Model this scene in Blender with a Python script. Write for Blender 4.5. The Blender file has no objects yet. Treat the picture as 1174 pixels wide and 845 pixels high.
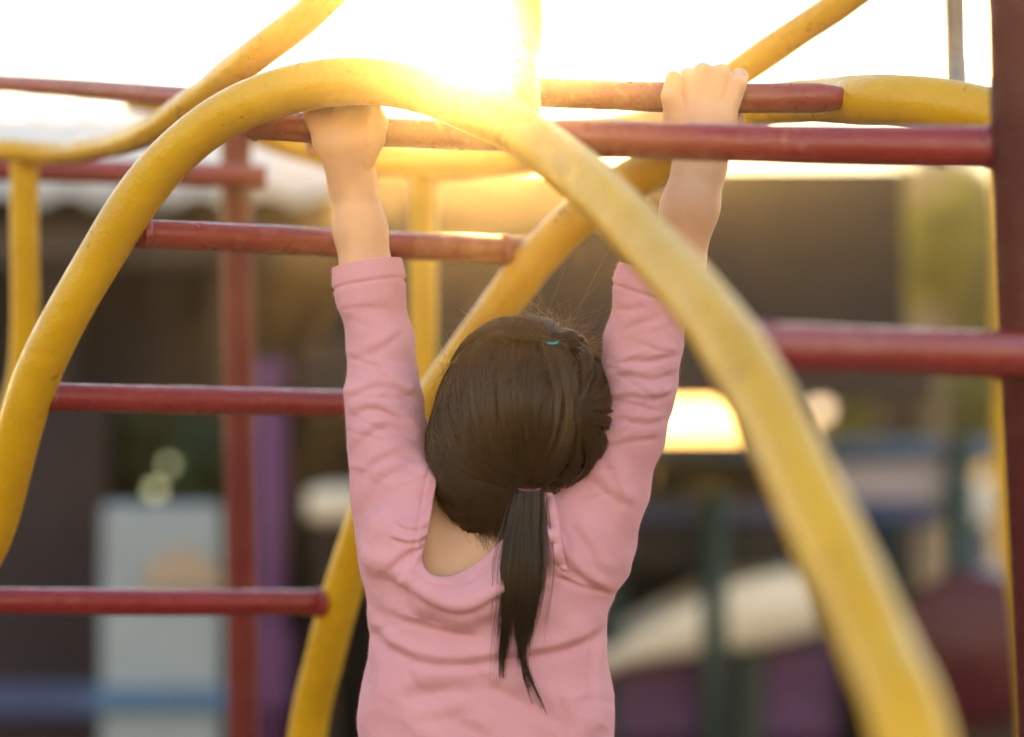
import bpy, math, random
import numpy as np
from mathutils import Vector
import openvdb

rad = math.radians
rng = np.random.default_rng(7)
random.seed(7)
scene = bpy.context.scene
COL = scene.collection

# ------------------------------------------------------------------ camera
CAM = np.array([0.0, 0.0, 1.15])
PITCH = rad(2.015)
LENS = 85.0
K = 36.0 / LENS / 1174.0                      # metres per photo pixel at one metre
FWD = np.array([0.0, math.cos(PITCH), math.sin(PITCH)])
UPV = np.array([0.0, -math.sin(PITCH), math.cos(PITCH)])
cam_data = bpy.data.cameras.new("camera")
cam_data.lens = LENS
cam_data.sensor_width = 36.0
cam_data.clip_start = 0.05
cam_data.clip_end = 2000.0
cam_data.dof.use_dof = True
cam_data.dof.focus_distance = 2.44
cam_data.dof.aperture_fstop = 1.5
cam = bpy.data.objects.new("camera", cam_data)
cam.location = CAM
cam.rotation_euler = (rad(90) + PITCH, 0, 0)
COL.objects.link(cam)
scene.camera = cam

# ------------------------------------------------------------------ sky, sun, exposure
SUN_EL = rad(9.5)
SUN_AZ = rad(-0.55)                           # measured from +Y towards +X
world = bpy.data.worlds.new("World")
scene.world = world
world.use_nodes = True
wn = world.node_tree
wn.nodes.clear()
w_out = wn.nodes.new("ShaderNodeOutputWorld")
w_bg = wn.nodes.new("ShaderNodeBackground")
w_sky = wn.nodes.new("ShaderNodeTexSky")
w_sky.sky_type = 'NISHITA'
w_sky.sun_disc = False
w_sky.sun_elevation = SUN_EL
w_sky.sun_rotation = SUN_AZ
w_sky.air_density = 1.5
w_sky.dust_density = 0.0
w_sky.ozone_density = 1.0
w_bg.inputs['Strength'].default_value = 0.15
w_mix = wn.nodes.new("ShaderNodeMix")                # the camera's white balance
w_mix.data_type = 'RGBA'
w_mix.blend_type = 'MULTIPLY'
w_mix.inputs[0].default_value = 1.0
w_mix.inputs[7].default_value = (1.12, 0.97, 1.04, 1)
wn.links.new(w_sky.outputs[0], w_mix.inputs[6])
wn.links.new(w_mix.outputs[2], w_bg.inputs[0])
wn.links.new(w_bg.outputs[0], w_out.inputs[0])

sun_data = bpy.data.lights.new("sun", 'SUN')
sun_data.energy = 2.0
sun_data.angle = rad(0.5)
sun_data.color = (1.0, 0.57, 0.15)
sun = bpy.data.objects.new("sun", sun_data)
sdir = Vector((math.sin(SUN_AZ) * math.cos(SUN_EL), math.cos(SUN_AZ) * math.cos(SUN_EL), math.sin(SUN_EL)))
sun.rotation_euler = sdir.to_track_quat('Z', 'Y').to_euler()
sun.location = (0, 40, 20)
COL.objects.link(sun)

scene.view_settings.view_transform = 'Standard'
scene.view_settings.look = 'None'
scene.view_settings.gamma = 1.0
scene.view_settings.use_curve_mapping = False
scene.view_settings.exposure = 2.1
scene.render.engine = 'CYCLES'
scene.cycles.use_denoising = True
try:
    scene.cycles.denoiser = 'OPENIMAGEDENOISE'
except Exception:
    pass
scene.cycles.max_bounces = 6
scene.cycles.diffuse_bounces = 3
scene.cycles.glossy_bounces = 3
scene.cycles.transmission_bounces = 4
scene.cycles.volume_bounces = 0
scene.cycles.transparent_max_bounces = 8
scene.cycles.caustics_reflective = False
scene.cycles.caustics_refractive = False

HAZE_DENSITY = 0.0062
HAZE_G = 0.972

# ------------------------------------------------------------------ helpers
def P(px, py, d):
    """Point seen at photo pixel (px, py), d metres in front of the camera."""
    return CAM + FWD * d + np.array([1.0, 0, 0]) * (px - 587.0) * K * d + UPV * (422.5 - py) * K * d

def unproject(v):
    r = v - CAM
    d = r @ FWD
    return 587.0 + r[:, 0] / (K * d), 422.5 - (r @ UPV) / (K * d), d

def link(o, parent=None):
    COL.objects.link(o)
    if parent is not None:
        o.parent = parent
    return o

def base_of(parent):
    return np.array(parent.location) if parent is not None else np.zeros(3)

def world_base(parent):
    b = np.zeros(3)
    while parent is not None:
        b += np.array(parent.location)
        parent = parent.parent
    return b

def mesh_obj(name, verts, faces, mat, parent=None, smooth=True, base=None):
    """verts (N,3) in world space; faces an (M,k) array or a list of such arrays."""
    v = np.asarray(verts, dtype=np.float64)
    loc = np.zeros(3)
    if parent is not None:
        v = v - world_base(parent)
    elif base is not None:
        loc = np.asarray(base, dtype=float)
        v = v - loc
    if not isinstance(faces, (list, tuple)):
        faces = [faces]
    faces = [np.asarray(f, dtype=np.int32) for f in faces if len(f)]
    me = bpy.data.meshes.new(name)
    me.vertices.add(len(v))
    me.vertices.foreach_set("co", v.astype(np.float32).ravel())
    loops = np.concatenate([f.ravel() for f in faces])
    tot = np.concatenate([np.full(len(f), f.shape[1], dtype=np.int32) for f in faces])
    start = np.concatenate([[0], np.cumsum(tot)[:-1]]).astype(np.int32)
    me.loops.add(len(loops))
    me.loops.foreach_set("vertex_index", loops)
    me.polygons.add(len(tot))
    me.polygons.foreach_set("loop_start", start)
    me.polygons.foreach_set("loop_total", tot)
    me.update(calc_edges=True)
    me.validate()
    me.polygons.foreach_set("use_smooth", np.full(len(me.polygons), smooth, dtype=bool))
    me.update()
    if mat is not None:
        me.materials.append(mat)
    o = bpy.data.objects.new(name, me)
    if parent is None:
        o.location = loc
    return link(o, parent)

def thing(name, label, cat, loc, group=None):
    o = bpy.data.objects.new(name, None)
    o.empty_display_size = 0.1
    o.location = loc
    o['label'] = label
    o['category'] = cat
    if group:
        o['group'] = group
    return link(o)

def tag(o, label, cat, group=None):
    o['label'] = label
    o['category'] = cat
    if group:
        o['group'] = group
    return o

def structure(o, kind='structure'):
    o['kind'] = kind
    return o

# ---- smooth curves and tubes
def catmull(pts, step):
    pts = np.asarray(pts, dtype=float)
    n = len(pts)
    if n == 2:
        m = max(2, int(np.linalg.norm(pts[1, :3] - pts[0, :3]) / step) + 1)
        t = np.linspace(0, 1, m)[:, None]
        return pts[0] * (1 - t) + pts[1] * t
    ext = np.vstack([2 * pts[0] - pts[1], pts, 2 * pts[-1] - pts[-2]])
    out = []
    for i in range(1, n):
        p0, p1, p2, p3 = ext[i - 1], ext[i], ext[i + 1], ext[i + 2]
        L = np.linalg.norm(p2[:3] - p1[:3])
        m = max(2, int(L / step))
        # centripetal parameters
        a = 0.5
        t01 = max(np.linalg.norm(p1[:3] - p0[:3]) ** a, 1e-4)
        t12 = max(L ** a, 1e-4)
        t23 = max(np.linalg.norm(p3[:3] - p2[:3]) ** a, 1e-4)
        m1 = (p2 - p1 + t12 * ((p1 - p0) / t01 - (p2 - p0) / (t01 + t12)))
        m2 = (p2 - p1 + t12 * ((p3 - p2) / t23 - (p3 - p1) / (t12 + t23)))
        for t in np.linspace(0, 1, m, endpoint=False):
            t2, t3 = t * t, t * t * t
            out.append((2 * t3 - 3 * t2 + 1) * p1 + (t3 - 2 * t2 + t) * m1 + (-2 * t3 + 3 * t2) * p2 + (t3 - t2) * m2)
    out.append(pts[-1])
    return np.array(out)

def sweep(path, radii, sides=24, cap=True):
    """Verts and faces of a tube along path (n,3) with radii (n,)."""
    n = len(path)
    T = np.gradient(path, axis=0)
    T /= np.linalg.norm(T, axis=1)[:, None] + 1e-12
    up = np.array([0, 0, 1.0]) if abs(T[0, 2]) < 0.9 else np.array([0, 1.0, 0])
    N = np.zeros_like(path)
    v = np.cross(T[0], up)
    N[0] = v / np.linalg.norm(v)
    for i in range(1, n):
        v = N[i - 1] - T[i] * (N[i - 1] @ T[i])
        N[i] = v / (np.linalg.norm(v) + 1e-12)
    B = np.cross(T, N)
    a = np.linspace(0, 2 * math.pi, sides, endpoint=False)
    ring = np.cos(a)[None, :, None] * N[:, None, :] + np.sin(a)[None, :, None] * B[:, None, :]
    V = (path[:, None, :] + ring * np.asarray(radii)[:, None, None]).reshape(-1, 3)
    i = np.arange(n - 1)[:, None] * sides
    j = np.arange(sides)[None, :]
    j2 = (j + 1) % sides
    F = np.stack([i + j, i + j2, i + sides + j2, i + sides + j], axis=-1).reshape(-1, 4)
    faces = [F]
    if cap:
        c0, c1 = len(V), len(V) + 1
        V = np.vstack([V, path[0], path[-1]])
        jj = np.arange(sides)
        f0 = np.stack([np.full(sides, c0), (jj + 1) % sides, jj], axis=1)
        o = (n - 1) * sides
        f1 = np.stack([np.full(sides, c1), o + jj, o + (jj + 1) % sides], axis=1)
        faces.append(np.vstack([f0, f1]))
    return V, faces

def tube(name, pts, dia, mat, parent, wob=0.0, world_pts=None, taper=None, sides=28, step=0.012):
    """pts: (px, py, depth) control points, then optional world points appended."""
    wp = [np.append(P(*p[:3]), (p[3] if len(p) > 3 else dia) / 2) for p in pts]
    if world_pts:
        wp += [np.append(np.array(q[:3], float), (q[3] if len(q) > 3 else dia) / 2) for q in world_pts]
    c = catmull(wp, step)
    path, r = c[:, :3], c[:, 3].copy()
    if wob:
        s = np.cumsum(np.concatenate([[0], np.linalg.norm(np.diff(path, axis=0), axis=1)]))
        ph = rng.uniform(0, 6.28, 6)
        for k in range(3):
            path[:, 2] += wob * 0.4 * np.sin(s * (9 + 7 * k) + ph[k])
            r += wob * 0.25 * np.sin(s * (23 + 19 * k) + ph[k + 3])
    if taper:
        s = np.cumsum(np.concatenate([[0], np.linalg.norm(np.diff(path, axis=0), axis=1)]))
        e = s[-1] - s
        f = np.clip(e / taper, 0, 1)
        r *= 0.62 + 0.38 * (f * f * (3 - 2 * f))
    V, F = sweep(path, r, sides)
    return mesh_obj(name, V, F, mat, parent)

def box_arrays(c, s, bevel=0.0):
    """Box of centre c and size s; chamfered along every edge by `bevel`."""
    import bmesh
    bm = bmesh.new()
    bmesh.ops.create_cube(bm, size=1.0)
    bmesh.ops.scale(bm, vec=s, verts=bm.verts)
    if bevel:
        bmesh.ops.bevel(bm, geom=bm.edges[:], offset=min(bevel, min(s) * 0.45), segments=2, affect='EDGES', profile=0.6)
    bmesh.ops.translate(bm, vec=c, verts=bm.verts)
    return bm

def bm_obj(name, bm, mat, parent=None, smooth=False, base=None):
    loc = np.zeros(3)
    if parent is not None:
        loc = world_base(parent)
    elif base is not None:
        loc = np.asarray(base, float)
    import bmesh
    bmesh.ops.translate(bm, vec=-loc, verts=bm.verts)
    me = bpy.data.meshes.new(name)
    bm.to_mesh(me)
    bm.free()
    if smooth:
        me.polygons.foreach_set("use_smooth", [True] * len(me.polygons))
    if mat is not None:
        me.materials.append(mat)
    o = bpy.data.objects.new(name, me)
    if parent is None:
        o.location = loc
    return link(o, parent)

def pbox(name, px0, px1, py0, py1, d, thick, mat, parent, bevel=0.006):
    """Upright box whose front face covers the given photo rectangle at depth d."""
    a, b = P(px0, py1, d), P(px1, py0, d)
    y = (a[1] + b[1]) / 2
    c = ((a[0] + b[0]) / 2, y + thick / 2, (a[2] + b[2]) / 2)
    s = (abs(b[0] - a[0]), thick, abs(b[2] - a[2]))
    return bm_obj(name, box_arrays(c, s, bevel), mat, parent)

# ------------------------------------------------------------------ materials
def new_mat(name):
    m = bpy.data.materials.new(name)
    m.use_nodes = True
    nt = m.node_tree
    bsdf = nt.nodes['Principled BSDF']
    return m, nt, bsdf

def noise(nt, scale, detail=4, rough=0.55, coord=None, vec_scale=None, dist=0.0):
    t = nt.nodes.new("ShaderNodeTexNoise")
    t.inputs['Scale'].default_value = scale
    t.inputs['Detail'].default_value = detail
    t.inputs['Roughness'].default_value = rough
    t.inputs['Distortion'].default_value = dist
    if coord is not None:
        if vec_scale is not None:
            mp = nt.nodes.new("ShaderNodeMapping")
            mp.inputs['Scale'].default_value = vec_scale
            nt.links.new(coord, mp.inputs['Vector'])
            coord = mp.outputs['Vector']
        nt.links.new(coord, t.inputs['Vector'])
    return t

def geo_pos(nt):
    g = nt.nodes.new("ShaderNodeTexCoord")
    return g.outputs['Object']

def ramp(nt, fac, stops):
    r = nt.nodes.new("ShaderNodeValToRGB")
    e = r.color_ramp.elements
    while len(e) < len(stops):
        e.new(0.5)
    for el, (p, c) in zip(e, stops):
        el.position = p
        el.color = c if len(c) == 4 else (*c, 1)
    nt.links.new(fac, r.inputs['Fac'])
    return r

def mix_col(nt, fac, a, b):
    m = nt.nodes.new("ShaderNodeMix")
    m.data_type = 'RGBA'
    for sock, v in ((m.inputs[0], fac), (m.inputs[6], a), (m.inputs[7], b)):
        if hasattr(v, 'is_output'):
            nt.links.new(v, sock)
        elif isinstance(v, (int, float)):
            sock.default_value = v
        else:
            sock.default_value = (*v, 1) if len(v) == 3 else v
    return m.outputs[2]

def bump(nt, bsdf, heights, dist=0.002):
    prev = None
    for h, s in heights:
        b = nt.nodes.new("ShaderNodeBump")
        b.inputs['Strength'].default_value = s
        b.inputs['Distance'].default_value = dist
        nt.links.new(h, b.inputs['Height'])
        if prev is not None:
            nt.links.new(prev, b.inputs['Normal'])
        prev = b.outputs['Normal']
    nt.links.new(prev, bsdf.inputs['Normal'])

def metal_paint(name, c1, c2, chip, grime, rough, coat=0.5):
    """Thick brushed paint on steel tube: two tones, rubbed grime in patches, small chips, drips."""
    m, nt, b = new_mat(name)
    co = geo_pos(nt)
    n1 = noise(nt, 7, 6, 0.65, co)
    tone = ramp(nt, n1.outputs['Fac'], [(0.32, c1), (0.68, c2)])
    # grime rubbed on in patches, broken up by a fine speckle
    pa = noise(nt, 5.5, 3, 0.55, co)
    sp = noise(nt, 210, 5, 0.7, co, dist=0.8)
    add = nt.nodes.new("ShaderNodeMath")
    add.operation = 'MULTIPLY_ADD'
    nt.links.new(pa.outputs['Fac'], add.inputs[0])
    add.inputs[1].default_value = 0.9
    nt.links.new(sp.outputs['Fac'], add.inputs[2])
    gm = ramp(nt, add.outputs[0], [(1.07, (0, 0, 0)), (1.24, (0.7, 0.7, 0.7))])
    col = mix_col(nt, gm.outputs['Color'], tone.outputs['Color'], grime)
    # chips down to old primer
    ch = noise(nt, 150, 5, 0.65, co, dist=0.5)
    c3 = noise(nt, 9, 2, 0.5, co)
    mul = nt.nodes.new("ShaderNodeMath")
    mul.operation = 'MULTIPLY'
    nt.links.new(ch.outputs['Fac'], mul.inputs[0])
    nt.links.new(c3.outputs['Fac'], mul.inputs[1])
    msk = ramp(nt, mul.outputs[0], [(0.375, (0, 0, 0)), (0.40, (0.85, 0.85, 0.85))])
    col = mix_col(nt, msk.outputs['Color'], col, chip)
    # fine scratches
    sc_ = noise(nt, 40, 3, 0.6, co, vec_scale=(0.35, 3.0, 3.0), dist=0.3)
    sm_ = ramp(nt, sc_.outputs['Fac'], [(0.74, (0, 0, 0)), (0.76, (0.4, 0.4, 0.4))])
    col = mix_col(nt, sm_.outputs['Color'], col, grime)
    nt.links.new(col, b.inputs['Base Color'])
    n2 = noise(nt, 55, 5, 0.6, co)
    rr = ramp(nt, n2.outputs['Fac'], [(0.3, (rough * 0.6,) * 3), (0.7, (min(1, rough * 1.5),) * 3)])
    rg = mix_col(nt, gm.outputs['Color'], rr.outputs['Color'], (0.8, 0.8, 0.8))
    nt.links.new(rg, b.inputs['Roughness'])
    b.inputs['Coat Weight'].default_value = coat
    b.inputs['Specular IOR Level'].default_value = 0.32 if coat > 0.2 else 0.2
    b.inputs['Coat IOR'].default_value = 1.5
    cr = ramp(nt, n2.outputs['Fac'], [(0.35, (0.10, 0.10, 0.10)), (0.7, (0.36, 0.36, 0.36))])
    nt.links.new(cr.outputs['Color'], b.inputs['Coat Roughness'])
    n4 = noise(nt, 34, 3, 0.5, co)
    n5 = noise(nt, 240, 4, 0.55, co)
    bump(nt, b, [(n4.outputs['Fac'], 0.5), (n5.outputs['Fac'], 0.22), (msk.outputs['Color'], -0.3)], 0.004)
    for l in list(nt.links):
        if l.to_socket == b.inputs['Normal']:
            nt.links.new(l.from_socket, b.inputs['Coat Normal'])
            break
    return m

def plain(name, c, rough=0.6, var=0.25, scale=5.0, translucent=0.0, spec=0.4, bmp=0.15):
    m, nt, b = new_mat(name)
    co = geo_pos(nt)
    n = noise(nt, scale, 5, 0.6, co)
    lo = tuple(x * (1 - var) for x in c)
    hi = tuple(min(1, x * (1 + var)) for x in c)
    r = ramp(nt, n.outputs['Fac'], [(0.3, lo), (0.7, hi)])
    nt.links.new(r.outputs['Color'], b.inputs['Base Color'])
    b.inputs['Roughness'].default_value = rough
    b.inputs['Specular IOR Level'].default_value = spec
    n2 = noise(nt, scale * 12, 4, 0.6, co)
    bump(nt, b, [(n2.outputs['Fac'], bmp)], 0.004)
    if translucent:
        tr = nt.nodes.new("ShaderNodeBsdfTranslucent")
        nt.links.new(r.outputs['Color'], tr.inputs['Color'])
        mx = nt.nodes.new("ShaderNodeMixShader")
        mx.inputs[0].default_value = translucent
        nt.links.new(b.outputs[0], mx.inputs[1])
        nt.links.new(tr.outputs[0], mx.inputs[2])
        nt.links.new(mx.outputs[0], nt.nodes['Material Output'].inputs['Surface'])
    return m

M = {}
M['yellow'] = metal_paint("yellow_paint", (0.50, 0.275, 0.003), (0.62, 0.365, 0.006), (0.20, 0.09, 0.02), (0.22, 0.10, 0.010), 0.34, 0.3)
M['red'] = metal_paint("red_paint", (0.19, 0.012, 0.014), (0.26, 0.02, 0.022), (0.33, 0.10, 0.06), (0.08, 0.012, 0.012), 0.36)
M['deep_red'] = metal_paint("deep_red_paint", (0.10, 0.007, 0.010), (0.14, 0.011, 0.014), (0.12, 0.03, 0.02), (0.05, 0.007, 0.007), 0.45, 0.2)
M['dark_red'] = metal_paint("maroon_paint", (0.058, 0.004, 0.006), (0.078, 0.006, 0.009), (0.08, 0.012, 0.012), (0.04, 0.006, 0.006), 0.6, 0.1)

# skin
m, nt, b = new_mat("skin")
co = geo_pos(nt)
n1 = noise(nt, 22, 4, 0.55, co)
sk = ramp(nt, n1.outputs['Fac'], [(0.3, (0.60, 0.35, 0.22)), (0.7, (0.69, 0.43, 0.28))])
nt.links.new(sk.outputs['Color'], b.inputs['Base Color'])
b.inputs['Subsurface Weight'].default_value = 0.25
b.inputs['Subsurface Radius'].default_value = (0.012, 0.005, 0.003)
b.inputs['Subsurface Scale'].default_value = 0.6
b.inputs['Roughness'].default_value = 0.5
b.inputs['Specular IOR Level'].default_value = 0.35
n2 = noise(nt, 420, 3, 0.5, co)
n3 = noise(nt, 90, 3, 0.5, co)
bump(nt, b, [(n2.outputs['Fac'], 0.10), (n3.outputs['Fac'], 0.12)], 0.001)
M['skin'] = m

# shirt jersey
m, nt, b = new_mat("pink_jersey")
co = geo_pos(nt)
n1 = noise(nt, 14, 4, 0.55, co)
pk = ramp(nt, n1.outputs['Fac'], [(0.3, (0.76, 0.40, 0.49)), (0.7, (0.82, 0.45, 0.54))])
nt.links.new(pk.outputs['Color'], b.inputs['Base Color'])
b.inputs['Roughness'].default_value = 0.85
b.inputs['Specular IOR Level'].default_value = 0.15
b.inputs['Sheen Weight'].default_value = 0.35
b.inputs['Sheen Roughness'].default_value = 0.4
b.inputs['Sheen Tint'].default_value = (1.0, 0.8, 0.8, 1)
n2 = noise(nt, 900, 2, 0.5, co)
n3 = noise(nt, 45, 4, 0.55, co, vec_scale=(1.0, 1.0, 2.2))
n4 = noise(nt, 160, 3, 0.5, co)
n5 = noise(nt, 13, 3, 0.5, co, vec_scale=(1.0, 0.6, 1.7), dist=0.9)
n5.noise_type = 'RIDGED_MULTIFRACTAL'
n6 = noise(nt, 31, 3, 0.5, co, vec_scale=(0.8, 0.6, 1.8), dist=0.6)
n6.noise_type = 'RIDGED_MULTIFRACTAL'
bump(nt, b, [(n5.outputs['Fac'], 0.30), (n6.outputs['Fac'], 0.16), (n2.outputs['Fac'], 0.10), (n3.outputs['Fac'], 0.15), (n4.outputs['Fac'], 0.08)], 0.003)
tr = nt.nodes.new("ShaderNodeBsdfTranslucent")
nt.links.new(pk.outputs['Color'], tr.inputs['Color'])
mx = nt.nodes.new("ShaderNodeMixShader")
mx.inputs[0].default_value = 0.25
nt.links.new(b.outputs[0], mx.inputs[1])
nt.links.new(tr.outputs[0], mx.inputs[2])
nt.links.new(mx.outputs[0], nt.nodes['Material Output'].inputs['Surface'])
M['shirt'] = m

def hair_mat(name, c1, c2, rough, trans):
    m, nt, b = new_mat(name)
    at = nt.nodes.new("ShaderNodeAttribute")
    at.attribute_name = "tone"
    hc = ramp(nt, at.outputs['Fac'], [(0.0, c1), (1.0, c2)])
    nt.links.new(hc.outputs['Color'], b.inputs['Base Color'])
    b.inputs['Roughness'].default_value = rough
    b.inputs['Specular IOR Level'].default_value = 0.6
    tr = nt.nodes.new("ShaderNodeBsdfTranslucent")
    tr.inputs['Color'].default_value = (1.0, 0.72, 0.42, 1)
    mx = nt.nodes.new("ShaderNodeMixShader")
    mx.inputs[0].default_value = trans
    nt.links.new(b.outputs[0], mx.inputs[1])
    nt.links.new(tr.outputs[0], mx.inputs[2])
    nt.links.new(mx.outputs[0], nt.nodes['Material Output'].inputs['Surface'])
    return m
M['scalp_hair'] = plain("hair_underlayer", (0.010, 0.006, 0.004), 0.7, 0.3, 60.0)
M['hair'] = hair_mat("dark_hair", (0.010, 0.005, 0.003), (0.095, 0.047, 0.022), 0.30, 0.14)
M['stray'] = hair_mat("backlit_hair", (0.06, 0.03, 0.015), (0.12, 0.06, 0.03), 0.35, 0.5)

# ------------------------------------------------------------------ the ground
def ground_mat():
    m, nt, b = new_mat("sandy_earth")
    co = geo_pos(nt)
    n1 = noise(nt, 0.35, 6, 0.6, co)
    n2 = noise(nt, 6, 6, 0.65, co)
    c = ramp(nt, n1.outputs['Fac'], [(0.3, (0.16, 0.115, 0.075)), (0.7, (0.25, 0.19, 0.13))])
    c2 = mix_col(nt, n2.outputs['Fac'], c.outputs['Color'], (0.12, 0.085, 0.055))
    nt.links.new(c2, b.inputs['Base Color'])
    b.inputs['Roughness'].default_value = 0.95
    n3 = noise(nt, 40, 6, 0.7, co)
    bump(nt, b, [(n2.outputs['Fac'], 0.5), (n3.outputs['Fac'], 0.5)], 0.03)
    return m
gx = np.linspace(-150, 150, 41)
gy = np.linspace(-60, 240, 41)
GX, GY = np.meshgrid(gx, gy)
GV = np.stack([GX.ravel(), GY.ravel(), np.zeros(GX.size)], 1)
ii, jj = np.meshgrid(np.arange(40), np.arange(40), indexing='ij')
q = (ii * 41 + jj).ravel()
GF = np.stack([q, q + 1, q + 42, q + 41], 1)
structure(mesh_obj("ground", GV, GF, ground_mat()))

# ------------------------------------------------------------------ background: left shed
def corrugated(name, x0, x1, y0, z0, y1, z1, mat, parent, wave=0.18, amp=0.016, thick=0.006):
    n = int((x1 - x0) / wave * 12)
    xs = np.linspace(x0, x1, n)
    w = amp * np.sin(2 * math.pi * xs / wave)
    rows = []
    for t in np.linspace(0, 1, 5):
        rows.append(np.stack([xs, np.full(n, y0 + (y1 - y0) * t), z0 + (z1 - z0) * t + w], 1))
    top = np.vstack(rows)
    V = np.vstack([top, top - [0, 0, thick]])
    i, j = np.meshgrid(np.arange(4), np.arange(n - 1), indexing='ij')
    q = (i * n + j).ravel()
    F1 = np.stack([q, q + 1, q + n + 1, q + n], 1)
    F2 = F1[:, ::-1] + 5 * n
    j = np.arange(n - 1)
    e0 = np.stack([j, j + 5 * n, j + 1 + 5 * n, j + 1], 1)
    e1 = np.stack([j, j + 1, j + 1 + 5 * n, j + 5 * n], 1) + 4 * n
    return mesh_obj(name, V, np.vstack([F1, F2, e0, e1]), mat, parent, smooth=True)

M['roof_sheet'] = plain("translucent_roof_sheet", (0.62, 0.57, 0.50), 0.4, 0.15, 1.5, translucent=0.2)
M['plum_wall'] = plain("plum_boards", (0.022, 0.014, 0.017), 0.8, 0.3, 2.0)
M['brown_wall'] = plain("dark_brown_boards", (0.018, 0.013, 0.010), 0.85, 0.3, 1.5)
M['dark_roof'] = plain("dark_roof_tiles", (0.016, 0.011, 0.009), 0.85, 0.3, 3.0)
M['timber'] = plain("dark_timber", (0.045, 0.03, 0.022), 0.8, 0.3, 4.0)

def shed():
    D = 7.1
    a = P(-420, 520, D)
    b = P(395, 520, D)
    t = thing("shed", "long dark plum shed under a pale corrugated roof sheet with a wavy eave", "shed", (a[0] / 2 + b[0] / 2, D + 0.9, 0))
    ze = P(0, 224, D - 0.5)[2]
    zr = P(0, 118, D + 1.8)[2]
    bm = box_arrays(((a[0] + b[0]) / 2, D + 0.06, (ze + 0.09) / 2), (b[0] - a[0], 0.12, ze + 0.09), 0.01)
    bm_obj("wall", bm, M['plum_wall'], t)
    corrugated("roof", a[0] - 0.3, b[0] + 0.15, D - 0.5, ze, D + 1.8, zr, M['roof_sheet'], t)
    bm = box_arrays(((a[0] + b[0]) / 2, D - 0.42, ze - 0.13), (b[0] - a[0] + 0.2, 0.06, 0.10), 0.008)
    bm_obj("fascia_board", bm, M['timber'], t)
    for x in np.linspace(a[0] + 0.3, b[0] - 0.3, 4):
        bm_obj("post", box_arrays((x, D - 0.28, (ze - 0.19) / 2), (0.10, 0.10, ze - 0.19), 0.008), M['timber'], t)
    return t
shed()

def pavilion():
    D = 5.2
    a = P(376, 520, D)
    b = P(1040, 520, D)
    zt = P(0, 190, D + 0.15)[2]
    zb = P(0, 416, D)[2]
    cx = (a[0] + b[0]) / 2
    t = thing("pavilion", "open pavilion with a deep dark brown roof behind the child's head", "pavilion", (cx, D + 1.5, 0))
    import bmesh
    # hipped roof, steep, seen on its long side
    bm = bmesh.new()
    y0, y1 = D, D + 2.0
    w = b[0] - a[0]
    base = [bm.verts.new(v) for v in ((a[0], y0, zb), (b[0], y0, zb), (b[0], y1, zb), (a[0], y1, zb))]
    ym = (y0 + y1) / 2
    top = [bm.verts.new(v) for v in ((a[0] + 0.05, y0 + 0.15, zt), (b[0] + 0.02, y0 + 0.15, zt), (b[0] + 0.02, y1 - 0.15, zt), (a[0] + 0.05, y1 - 0.15, zt))]
    bm.faces.new(base[::-1])
    bm.faces.new(top)
    for i in range(4):
        bm.faces.new((base[i], base[(i + 1) % 4], top[(i + 1) % 4], top[i]))
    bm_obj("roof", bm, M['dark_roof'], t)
    bm_obj("eave_board", box_arrays((cx, D - 0.03, zb - 0.02), (w + 0.1, 0.05, 0.12), 0.006), M['timber'], t)
    for x, y in ((P(500, 0, D + 0.3)[0], y0 + 0.3), (P(625, 0, D + 0.3)[0], y0 + 0.3), (a[0] - 0.3, y1 - 0.25), (b[0] + 0.25, y1 - 0.25)):
        if True:
            bm_obj("post", box_arrays((x, y, zb / 2 - 0.002), (0.10, 0.10, zb - 0.006), 0.008), M['timber'], t)
    # back wall with a wide opening left of its right-hand half
    o0, o1 = P(745, 0, D + 1.9)[0], P(852, 0, D + 1.9)[0]
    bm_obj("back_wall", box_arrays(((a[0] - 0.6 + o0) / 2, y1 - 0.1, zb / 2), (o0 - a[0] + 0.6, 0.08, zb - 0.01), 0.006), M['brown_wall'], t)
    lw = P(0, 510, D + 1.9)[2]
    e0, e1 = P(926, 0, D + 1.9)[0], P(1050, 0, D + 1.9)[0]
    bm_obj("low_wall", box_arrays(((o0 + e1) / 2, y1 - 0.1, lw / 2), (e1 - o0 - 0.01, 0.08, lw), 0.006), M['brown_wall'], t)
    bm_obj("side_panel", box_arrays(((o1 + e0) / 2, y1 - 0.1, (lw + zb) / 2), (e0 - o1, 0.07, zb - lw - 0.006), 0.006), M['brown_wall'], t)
    return t
pavilion()

# ------------------------------------------------------------------ background: left playthings
M['pale_blue'] = plain("pale_blue_plastic", (0.24, 0.29, 0.33), 0.5, 0.12, 3.0)
M['blue'] = plain("blue_plastic", (0.045, 0.12, 0.24), 0.4, 0.2, 3.0)
M['deep_blue'] = plain("deep_blue_paint", (0.03, 0.055, 0.16), 0.45, 0.2, 3.0)
M['beige'] = plain("beige_plastic", (0.34, 0.26, 0.19), 0.6, 0.2, 6.0)
M['purple'] = plain("purple_paint", (0.17, 0.06, 0.18), 0.6, 0.15, 3.0)
M['deep_purple'] = plain("deep_purple_paint", (0.085, 0.03, 0.11), 0.45, 0.2, 3.0)
M['lilac'] = plain("lilac_grey_plastic", (0.36, 0.33, 0.40), 0.5, 0.12, 3.0)
M['cream'] = plain("cream_plastic", (0.84, 0.76, 0.64), 0.4, 0.08, 3.0)
M['white_cloth'] = plain("white_cloth", (0.85, 0.80, 0.75), 0.8, 0.06, 3.0, translucent=0.55)
M['dark_green'] = plain("dark_green_paint", (0.02, 0.045, 0.035), 0.5, 0.2, 4.0)
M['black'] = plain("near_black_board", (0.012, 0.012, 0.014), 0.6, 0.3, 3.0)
M['maroon'] = plain("maroon_plastic", (0.075, 0.010, 0.014), 0.45, 0.15, 2.0)
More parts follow.
